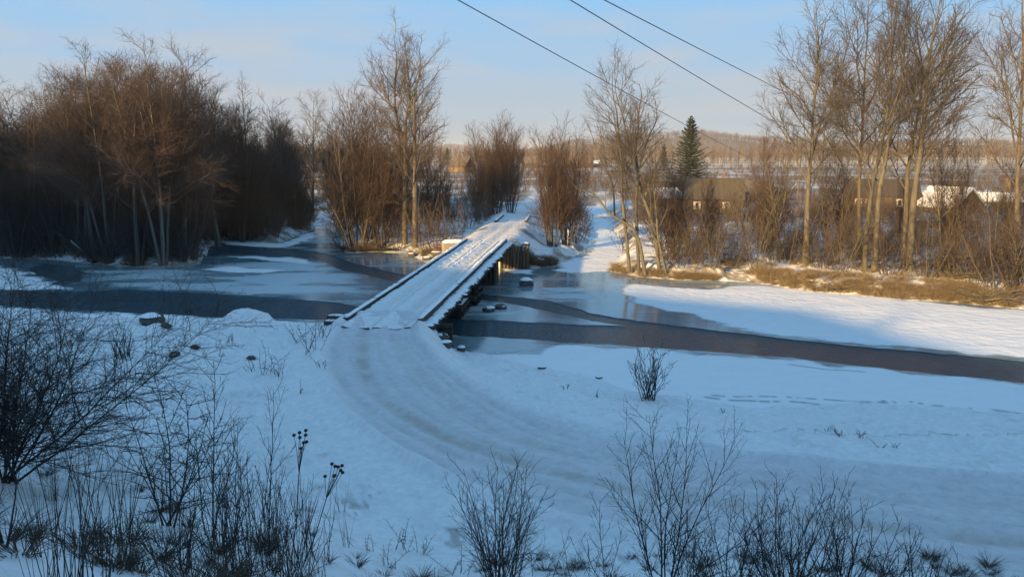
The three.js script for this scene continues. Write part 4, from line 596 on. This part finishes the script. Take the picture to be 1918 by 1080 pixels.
{ const p = stand(1884, 384), o = thing('ruined_wall', 'pale ruined brick chimney stack among brush near the right edge', 'ruin', p), m = wallM([.34, .25, .19]); place(part('stack', boxG(1.0, 6, 1.0, .1), m, o), 0, 3, 0); place(part('stack', boxG(.8, 4.4, .9, .1), m, o), 2.6, 2.2, .4); place(part('rubble', boxG(6, 1.1, 3, .4), m, o), 1.2, .4, 0); }
house({ label: 'far hut with a dark steep gable left of the two-peaked willows', px: 866, py: 322, w: 9, l: 13, wh: 3, rh: 5.5, turn: -.75, wall: [.30, .23, .15], roof: [.20, .17, .13], gable: [.03, .028, .025] });
house({ label: 'far house with a pale roof right of the two-peaked willows', px: 996, py: 312, w: 9, l: 14, wh: 3, rh: 5, turn: .2, wall: [.2, .16, .12], roof: [.34, .29, .25] });
house({ name: 'barn', label: 'long far barn with a grey roof left of the leaning willow stems', px: 1083, py: 314, w: 10, l: 20, wh: 3.4, rh: 5, turn: -.2, wall: [.13, .105, .085], roof: [.22, .185, .155] });
house({ name: 'shed', label: 'far snow-roofed shed between the barn and the leaning willow stems', px: 1112, py: 313, w: 7, l: 9, wh: 2.6, rh: 2.4, turn: .1, wall: [.14, .11, .09], roof: [.2, .2, .2], snow: 1 });
// fences: posts with rails, each fence a thing
function fence(label, a, b, n, h, cols) { const p0 = stand(...a), p1 = stand(...b), o = thing('plank_fence', label, 'fence', p0), dir = p1.clone().sub(p0), L = dir.length(), m = wallM(cols), pk = boxG(.16, h, .05, .02); for (let k = 0; k <= n; k++) { const t = k / n, x = p0.x + dir.x * t, z = p0.z + dir.z * t, y = H(x, -z); place(part('fence_board', pk, m, o), dir.x * t, y - p0.y + h / 2 - .1, dir.z * t, 0, -Math.atan2(dir.z, dir.x), 0).scale.y = .88 + .24 * hash2(k, n); } for (const q of [.35, .75]) { const r = boxG(L, .1, .05, .01), mm = place(part('rail', (() => { const g = r; g.scale(1, 1, 1); return boxG(.1, .05, L, .01); })(), m, o), dir.x / 2, dir.y / 2 + h * q - .1, dir.z / 2 - .06); mm.lookAt(mm.getWorldPosition(V(0, 0, 0)).add(dir)); } return o; }
fence('grey plank fence in front of the brown house', [1255, 402], [1370, 404], 60, 1.3, [.17, .14, .11]); fence('dark garden fence below the snowy-gabled house', [1700, 428], [1835, 428], 70, 1.3, [.11, .09, .07]); fence('far pale fence left of the dark-gabled hut', [842, 322], [862, 322], 24, 2, [.33, .27, .18]);

// ---------------------------------------------------------------- poles and wires
{
  function pole(label, p, h, arm, turn) { const o = thing('utility_pole', label, 'utility pole', p, turn), T = new Limbs(); T.tube([V(0, -.4, 0), V(0, h * .5, 0), V(0, h, 0)], .17, .11, 8, [.15, .125, .095]); part('post', T.geo(), M.plant, o); if (arm) { place(part('crossarm', boxG(arm, .14, .12, .02), M.woodOld, o), 0, h - .35, .14); for (const x of [-.45, 0, .45]) part('insulator', new THREE.CylinderGeometry(.05, .06, .22, 8), whiteM, o).position.set(x * arm, h - .17, .14); } return o; }
  const d0 = -14, d1 = 188, W = (px, py, d) => { const r = ray(px, py), t = d / r[2]; return V(r[0] * t, EYE + r[1] * t, -d); };
  const lines = [[[865, 0], [1480, 331], 30, 165, 'lowest power line sloping down to the right behind the spruce'], [[1075, 0], [1640, 332], 30, 165, 'middle power line sloping down to the right'], [[1140, 0], [1640, 248], 30, 165, 'highest power line sloping down towards the tall poplars']];
  const ends = [], starts = [];
  for (const [a, b, da, db, label] of lines) { const A = W(...a, da), B = W(...b, db), dir = B.clone().sub(A).multiplyScalar(1 / (db - da)), S = A.clone().addScaledVector(dir, d0 - da), E = A.clone().addScaledVector(dir, d1 - da), pts = []; for (let k = 0; k <= 40; k++) { const t = k / 40, p = S.clone().lerp(E, t); p.y -= .9 * 4 * t * (1 - t) - .55; pts.push(p); } S.y += .55; E.y += .55; starts.push(S); ends.push(E); const g = new THREE.TubeGeometry(new THREE.CatmullRomCurve3(pts), 90, .02, 5); const m = part(numbered('power_line'), g, M.metal, scene); tag(m, label, 'wire', 'power lines'); }
  const mid = (l) => l.reduce((s, v) => s.add(v), V(0, 0, 0)).multiplyScalar(1 / l.length);
  for (const [l, list] of [['utility pole of the wires on the slope behind the lookout', starts], ['utility pole carrying the far end of the wires', ends]]) { for (const s of list) { const g = H(s.x, -s.z); const o = pole(l + [' for the lowest wire', ' for the middle wire', ' for the highest wire'][list.indexOf(s)], V(s.x, g, s.z), s.y - g + .1, 0, 0); const ins = part('insulator', new THREE.CylinderGeometry(.06, .07, .24, 8), whiteM, o); ins.position.y = s.y - g; } }
  const p = stand(831, 326), o = pole('thin far utility pole with a brace left of the dark-gabled hut', p, 11, 1.6, .3), T = new Limbs(); T.tube([V(2.6, -.2, 0), V(.1, 8, 0)], .14, .12, 6, [.15, .125, .095]); part('brace', T.geo(), M.plant, o);
}

// ---------------------------------------------------------------- foreground bushes, saplings and weeds (all in the shade of the hill)
{
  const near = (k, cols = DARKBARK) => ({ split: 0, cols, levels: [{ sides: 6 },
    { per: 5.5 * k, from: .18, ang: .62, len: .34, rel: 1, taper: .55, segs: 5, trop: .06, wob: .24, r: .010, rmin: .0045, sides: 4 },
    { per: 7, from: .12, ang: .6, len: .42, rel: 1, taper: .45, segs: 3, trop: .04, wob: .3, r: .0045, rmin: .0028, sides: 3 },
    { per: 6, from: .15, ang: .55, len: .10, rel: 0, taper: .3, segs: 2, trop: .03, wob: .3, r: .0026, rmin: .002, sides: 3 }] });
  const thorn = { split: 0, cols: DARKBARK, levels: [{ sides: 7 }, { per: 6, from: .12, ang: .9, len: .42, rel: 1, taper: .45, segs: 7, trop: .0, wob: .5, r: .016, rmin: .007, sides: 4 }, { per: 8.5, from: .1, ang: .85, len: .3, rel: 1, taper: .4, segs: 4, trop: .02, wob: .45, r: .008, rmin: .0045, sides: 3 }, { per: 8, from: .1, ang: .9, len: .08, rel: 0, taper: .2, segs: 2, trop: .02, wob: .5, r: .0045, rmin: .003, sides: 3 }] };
  // a bush with its foot at photo (px, py), reaching up to row top; stems lean by the given slopes
  function shrub(name, label, category, px, py, top, stems, P, seed, r, spread) {
    const [x, d] = drop(px, py), p = onLand(x, d, .05), q = ray(px, top), hgt = EYE + q[1] * d / q[2] - p.y, R = rng(seed), o = thing(name, label, category, p);
    for (let k = 0; k < stems.length; k++) { const T = new Limbs(), C = new Limbs(), [lean, rel] = stems[k], a = R() * 6.28, dz = (R() - .5) * spread * 1.2; grow(T, C, wander(V((R() - .5) * spread * .7, 0, (R() - .5) * spread * .7), V(lean, 1, dz).normalize(), hgt * rel * Math.sqrt(1 + lean * lean * .8), 9, .035, .2, R), r * (.6 + .5 * rel), .003, 0, P, R); part('twig', C.geo(), M.plant, part('stem', T.geo(), M.plant, o)); }
    return o;
  }
  const fan = (n, w, seed) => { const R = rng(seed); return [...Array(n)].map((_, k) => { const t = n > 1 ? k / (n - 1) * 2 - 1 : 0; return [t * w + (R() - .5) * .12, (1 - .35 * t * t) * (.75 + .3 * R())]; }); };
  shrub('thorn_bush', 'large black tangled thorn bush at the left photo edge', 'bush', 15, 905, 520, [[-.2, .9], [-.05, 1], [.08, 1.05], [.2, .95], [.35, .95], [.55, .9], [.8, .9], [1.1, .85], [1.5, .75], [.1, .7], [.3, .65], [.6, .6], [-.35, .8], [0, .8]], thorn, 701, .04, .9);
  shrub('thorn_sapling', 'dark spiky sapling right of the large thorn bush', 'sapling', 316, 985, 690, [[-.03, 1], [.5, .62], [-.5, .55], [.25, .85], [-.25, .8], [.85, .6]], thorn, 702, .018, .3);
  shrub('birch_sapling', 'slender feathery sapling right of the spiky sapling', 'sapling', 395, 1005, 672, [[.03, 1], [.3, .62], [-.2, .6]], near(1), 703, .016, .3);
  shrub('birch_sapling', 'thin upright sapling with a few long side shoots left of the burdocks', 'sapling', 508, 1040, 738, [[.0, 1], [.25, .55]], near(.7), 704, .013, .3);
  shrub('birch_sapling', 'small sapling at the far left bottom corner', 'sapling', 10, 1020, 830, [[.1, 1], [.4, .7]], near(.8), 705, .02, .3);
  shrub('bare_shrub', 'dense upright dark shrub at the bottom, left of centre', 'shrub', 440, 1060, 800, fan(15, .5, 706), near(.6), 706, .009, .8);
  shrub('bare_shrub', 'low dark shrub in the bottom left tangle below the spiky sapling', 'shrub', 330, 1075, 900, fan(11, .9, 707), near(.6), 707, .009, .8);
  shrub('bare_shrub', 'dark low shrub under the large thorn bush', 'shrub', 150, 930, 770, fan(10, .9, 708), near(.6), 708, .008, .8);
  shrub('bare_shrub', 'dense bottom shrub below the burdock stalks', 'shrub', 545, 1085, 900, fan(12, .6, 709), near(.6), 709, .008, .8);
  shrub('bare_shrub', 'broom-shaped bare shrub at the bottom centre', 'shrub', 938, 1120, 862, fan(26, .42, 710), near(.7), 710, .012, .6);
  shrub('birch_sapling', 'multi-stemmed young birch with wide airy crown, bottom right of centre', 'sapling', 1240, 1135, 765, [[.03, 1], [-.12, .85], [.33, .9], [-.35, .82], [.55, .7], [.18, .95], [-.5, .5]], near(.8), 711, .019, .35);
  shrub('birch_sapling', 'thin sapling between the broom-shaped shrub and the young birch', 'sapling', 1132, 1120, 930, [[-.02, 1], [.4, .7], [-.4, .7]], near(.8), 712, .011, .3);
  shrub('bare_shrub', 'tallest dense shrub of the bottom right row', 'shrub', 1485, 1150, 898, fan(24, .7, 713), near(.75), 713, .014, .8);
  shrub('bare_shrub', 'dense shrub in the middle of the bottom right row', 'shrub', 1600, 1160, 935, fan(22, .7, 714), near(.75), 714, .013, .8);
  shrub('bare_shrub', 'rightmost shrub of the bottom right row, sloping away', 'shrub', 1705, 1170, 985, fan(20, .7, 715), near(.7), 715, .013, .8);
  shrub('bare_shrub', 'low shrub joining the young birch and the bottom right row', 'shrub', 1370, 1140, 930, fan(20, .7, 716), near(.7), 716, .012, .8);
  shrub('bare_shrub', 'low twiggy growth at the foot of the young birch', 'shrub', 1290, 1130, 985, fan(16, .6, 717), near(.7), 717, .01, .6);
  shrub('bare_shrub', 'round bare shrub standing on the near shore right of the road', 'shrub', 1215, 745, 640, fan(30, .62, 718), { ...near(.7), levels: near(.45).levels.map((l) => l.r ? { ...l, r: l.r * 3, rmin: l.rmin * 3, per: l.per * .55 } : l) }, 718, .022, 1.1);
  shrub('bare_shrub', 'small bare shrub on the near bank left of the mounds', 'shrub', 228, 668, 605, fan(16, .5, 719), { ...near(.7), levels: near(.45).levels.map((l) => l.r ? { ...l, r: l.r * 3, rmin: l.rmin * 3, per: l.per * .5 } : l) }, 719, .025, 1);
  // burdock stalks with round seed heads
  function burdock(label, px, py, heads, seed) { const [x, d] = drop(px, py), p = onLand(x, d, .05), R = rng(seed), T = new Limbs(), o = thing('burdock_stalk', label, 'weed', p); const top = heads.map(([a, b]) => { const r = ray(a, b), t = d / r[2]; return V(r[0] * t - p.x, EYE + r[1] * t - p.y, (R() - .5) * .25); }), c = top.reduce((s, v) => s.add(v), V(0, 0, 0)).multiplyScalar(1 / top.length), fork = c.clone().multiplyScalar(.72); T.tube([V(0, 0, 0), fork.clone().multiplyScalar(.5).add(V(.03, 0, 0)), fork], .013, .008, 5, DARKBARK[0]); for (const h of top) T.tube([fork, fork.clone().lerp(h, .6).add(V((R() - .5) * .05, 0, (R() - .5) * .05)), h], .006, .004, 4, DARKBARK[0]); part('stem', T.geo(), M.plant, o); const hm = new THREE.IcosahedronGeometry(.032, 1), hp = hm.attributes.position; for (let i = 0; i < hp.count; i++) { const f = .8 + .4 * hash2(Math.round(hp.getX(i) * 900), Math.round(hp.getY(i) * 900 + hp.getZ(i) * 77)); hp.setXYZ(i, hp.getX(i) * f, hp.getY(i) * f, hp.getZ(i) * f); } hm.computeVertexNormals(); for (const h of top) part('seed_head', hm, M.woodDark, o).position.copy(h); return o; }
  burdock('tall burdock stalk with dark round seed heads, upper of the two', 545, 1045, [[553, 811], [559, 812], [570, 809], [571, 816], [562, 818], [568, 829], [571, 831], [562, 841]], 731);
  burdock('leaning burdock stalk with dark round seed heads, lower right of the two', 565, 1060, [[624, 864], [629, 870], [632, 876], [639, 874], [638, 880], [640, 887], [627, 888], [624, 895], [606, 896]], 732);
  // dry weeds scattered over the snow
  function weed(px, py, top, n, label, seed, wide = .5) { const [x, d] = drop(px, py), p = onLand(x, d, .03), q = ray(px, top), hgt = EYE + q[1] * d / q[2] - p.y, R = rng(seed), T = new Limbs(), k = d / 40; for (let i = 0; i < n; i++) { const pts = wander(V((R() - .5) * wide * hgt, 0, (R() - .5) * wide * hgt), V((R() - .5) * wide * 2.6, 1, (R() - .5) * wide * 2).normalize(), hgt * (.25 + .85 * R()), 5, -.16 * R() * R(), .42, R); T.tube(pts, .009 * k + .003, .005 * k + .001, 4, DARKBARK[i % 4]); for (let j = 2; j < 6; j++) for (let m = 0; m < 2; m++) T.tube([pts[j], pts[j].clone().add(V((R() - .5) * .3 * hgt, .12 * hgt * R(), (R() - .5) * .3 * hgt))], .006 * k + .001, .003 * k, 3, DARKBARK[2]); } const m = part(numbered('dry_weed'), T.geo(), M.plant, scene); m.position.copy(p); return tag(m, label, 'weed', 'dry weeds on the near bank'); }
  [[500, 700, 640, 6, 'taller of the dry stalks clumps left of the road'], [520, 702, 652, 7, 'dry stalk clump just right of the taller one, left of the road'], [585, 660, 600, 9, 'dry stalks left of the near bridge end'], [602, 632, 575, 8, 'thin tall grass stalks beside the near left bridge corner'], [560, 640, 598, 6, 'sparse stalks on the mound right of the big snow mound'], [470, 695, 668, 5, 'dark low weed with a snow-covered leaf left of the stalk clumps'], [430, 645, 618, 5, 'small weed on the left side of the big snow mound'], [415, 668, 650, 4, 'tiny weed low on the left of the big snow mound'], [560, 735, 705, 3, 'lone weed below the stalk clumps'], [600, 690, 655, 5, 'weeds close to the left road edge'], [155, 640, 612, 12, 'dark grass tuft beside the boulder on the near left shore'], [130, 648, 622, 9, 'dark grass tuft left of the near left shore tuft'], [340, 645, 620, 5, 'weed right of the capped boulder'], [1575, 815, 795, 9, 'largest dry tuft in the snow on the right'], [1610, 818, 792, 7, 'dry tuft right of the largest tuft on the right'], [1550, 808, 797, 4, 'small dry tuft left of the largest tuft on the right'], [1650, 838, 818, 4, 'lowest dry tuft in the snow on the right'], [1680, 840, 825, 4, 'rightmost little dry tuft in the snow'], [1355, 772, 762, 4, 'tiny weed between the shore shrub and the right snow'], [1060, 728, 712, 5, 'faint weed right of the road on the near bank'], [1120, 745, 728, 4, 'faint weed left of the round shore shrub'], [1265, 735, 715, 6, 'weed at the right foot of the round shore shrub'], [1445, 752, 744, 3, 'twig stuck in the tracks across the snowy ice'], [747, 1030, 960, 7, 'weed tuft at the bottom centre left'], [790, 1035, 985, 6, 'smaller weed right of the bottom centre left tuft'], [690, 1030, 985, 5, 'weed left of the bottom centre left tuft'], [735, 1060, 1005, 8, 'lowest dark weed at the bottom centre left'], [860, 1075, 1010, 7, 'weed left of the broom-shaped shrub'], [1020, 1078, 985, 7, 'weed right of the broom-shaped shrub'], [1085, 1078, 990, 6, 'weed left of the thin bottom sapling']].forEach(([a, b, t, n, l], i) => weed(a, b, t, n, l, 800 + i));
  // matted dark grass in the bottom left corner
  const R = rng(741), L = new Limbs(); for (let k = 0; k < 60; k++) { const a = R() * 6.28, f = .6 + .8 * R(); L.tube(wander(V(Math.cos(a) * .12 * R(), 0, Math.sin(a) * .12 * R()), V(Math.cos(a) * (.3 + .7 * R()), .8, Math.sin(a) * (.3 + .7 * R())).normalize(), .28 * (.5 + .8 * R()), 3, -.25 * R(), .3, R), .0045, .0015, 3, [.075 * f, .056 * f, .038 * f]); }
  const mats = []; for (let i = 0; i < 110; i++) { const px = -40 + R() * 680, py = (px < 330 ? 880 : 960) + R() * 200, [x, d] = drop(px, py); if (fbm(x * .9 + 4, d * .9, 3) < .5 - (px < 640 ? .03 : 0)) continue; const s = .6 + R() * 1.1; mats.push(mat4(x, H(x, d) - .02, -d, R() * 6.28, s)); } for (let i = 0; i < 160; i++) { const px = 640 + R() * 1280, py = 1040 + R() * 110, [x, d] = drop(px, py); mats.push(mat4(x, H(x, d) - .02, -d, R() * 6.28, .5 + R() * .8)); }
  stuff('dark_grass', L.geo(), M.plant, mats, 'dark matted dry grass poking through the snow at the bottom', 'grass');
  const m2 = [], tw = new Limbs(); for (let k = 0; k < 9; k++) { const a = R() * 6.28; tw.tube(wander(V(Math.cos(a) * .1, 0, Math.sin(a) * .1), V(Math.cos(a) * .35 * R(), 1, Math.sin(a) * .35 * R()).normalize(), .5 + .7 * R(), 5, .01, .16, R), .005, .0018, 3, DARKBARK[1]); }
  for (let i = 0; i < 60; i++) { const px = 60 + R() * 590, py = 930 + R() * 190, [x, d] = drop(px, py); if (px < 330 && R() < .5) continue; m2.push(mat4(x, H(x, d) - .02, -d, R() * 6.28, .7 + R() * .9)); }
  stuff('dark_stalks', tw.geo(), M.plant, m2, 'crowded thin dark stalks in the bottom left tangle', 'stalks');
}
// trees on the crest of the hill behind the lookout, whose shadow reaches the far bank
{
  const R = rng(801); for (let i = 0; i < 70; i++) { const u = mix(-125, -2, (i + R() * .8) / 70), t = -42 - R() * 14, x = .768 * u + .64 * t, d = -.64 * u + .768 * t, big = u < -90; if (!big && i % 3) continue; plantOf('crest_tree', 'bare tree on the crest of the hill behind the lookout', 'tree', big ? [busyA, busyC, busyB][i % 3] : i % 2 ? bushA : bushC, onLand(x, d, .1), R() * 6, big ? .3 + .4 * R() : .35 + .35 * R(), 'trees on the hill crest'); }
}
// dark conifers on the slope to the right of and behind the lookout: they close off the sky over the foreground
{
  const geos = makeSpruce(20, 4.6, 811, 24), R = rng(812), k = [[22, -4], [30, 4], [17, -16], [27, -14], [38, -6], [12, -28], [22, -27], [35, -22], [46, 2], [44, -16], [28, -38], [14, -42], [54, -10], [40, 12]];
  for (const [x, d] of k) plantOf('spruce_tree', 'dark spruce on the slope beside and behind the lookout', 'tree', geos, onLand(x, d, .1), R() * 6, .85 + .35 * R(), 'spruces round the lookout');
}
renderer.render(scene, camera);
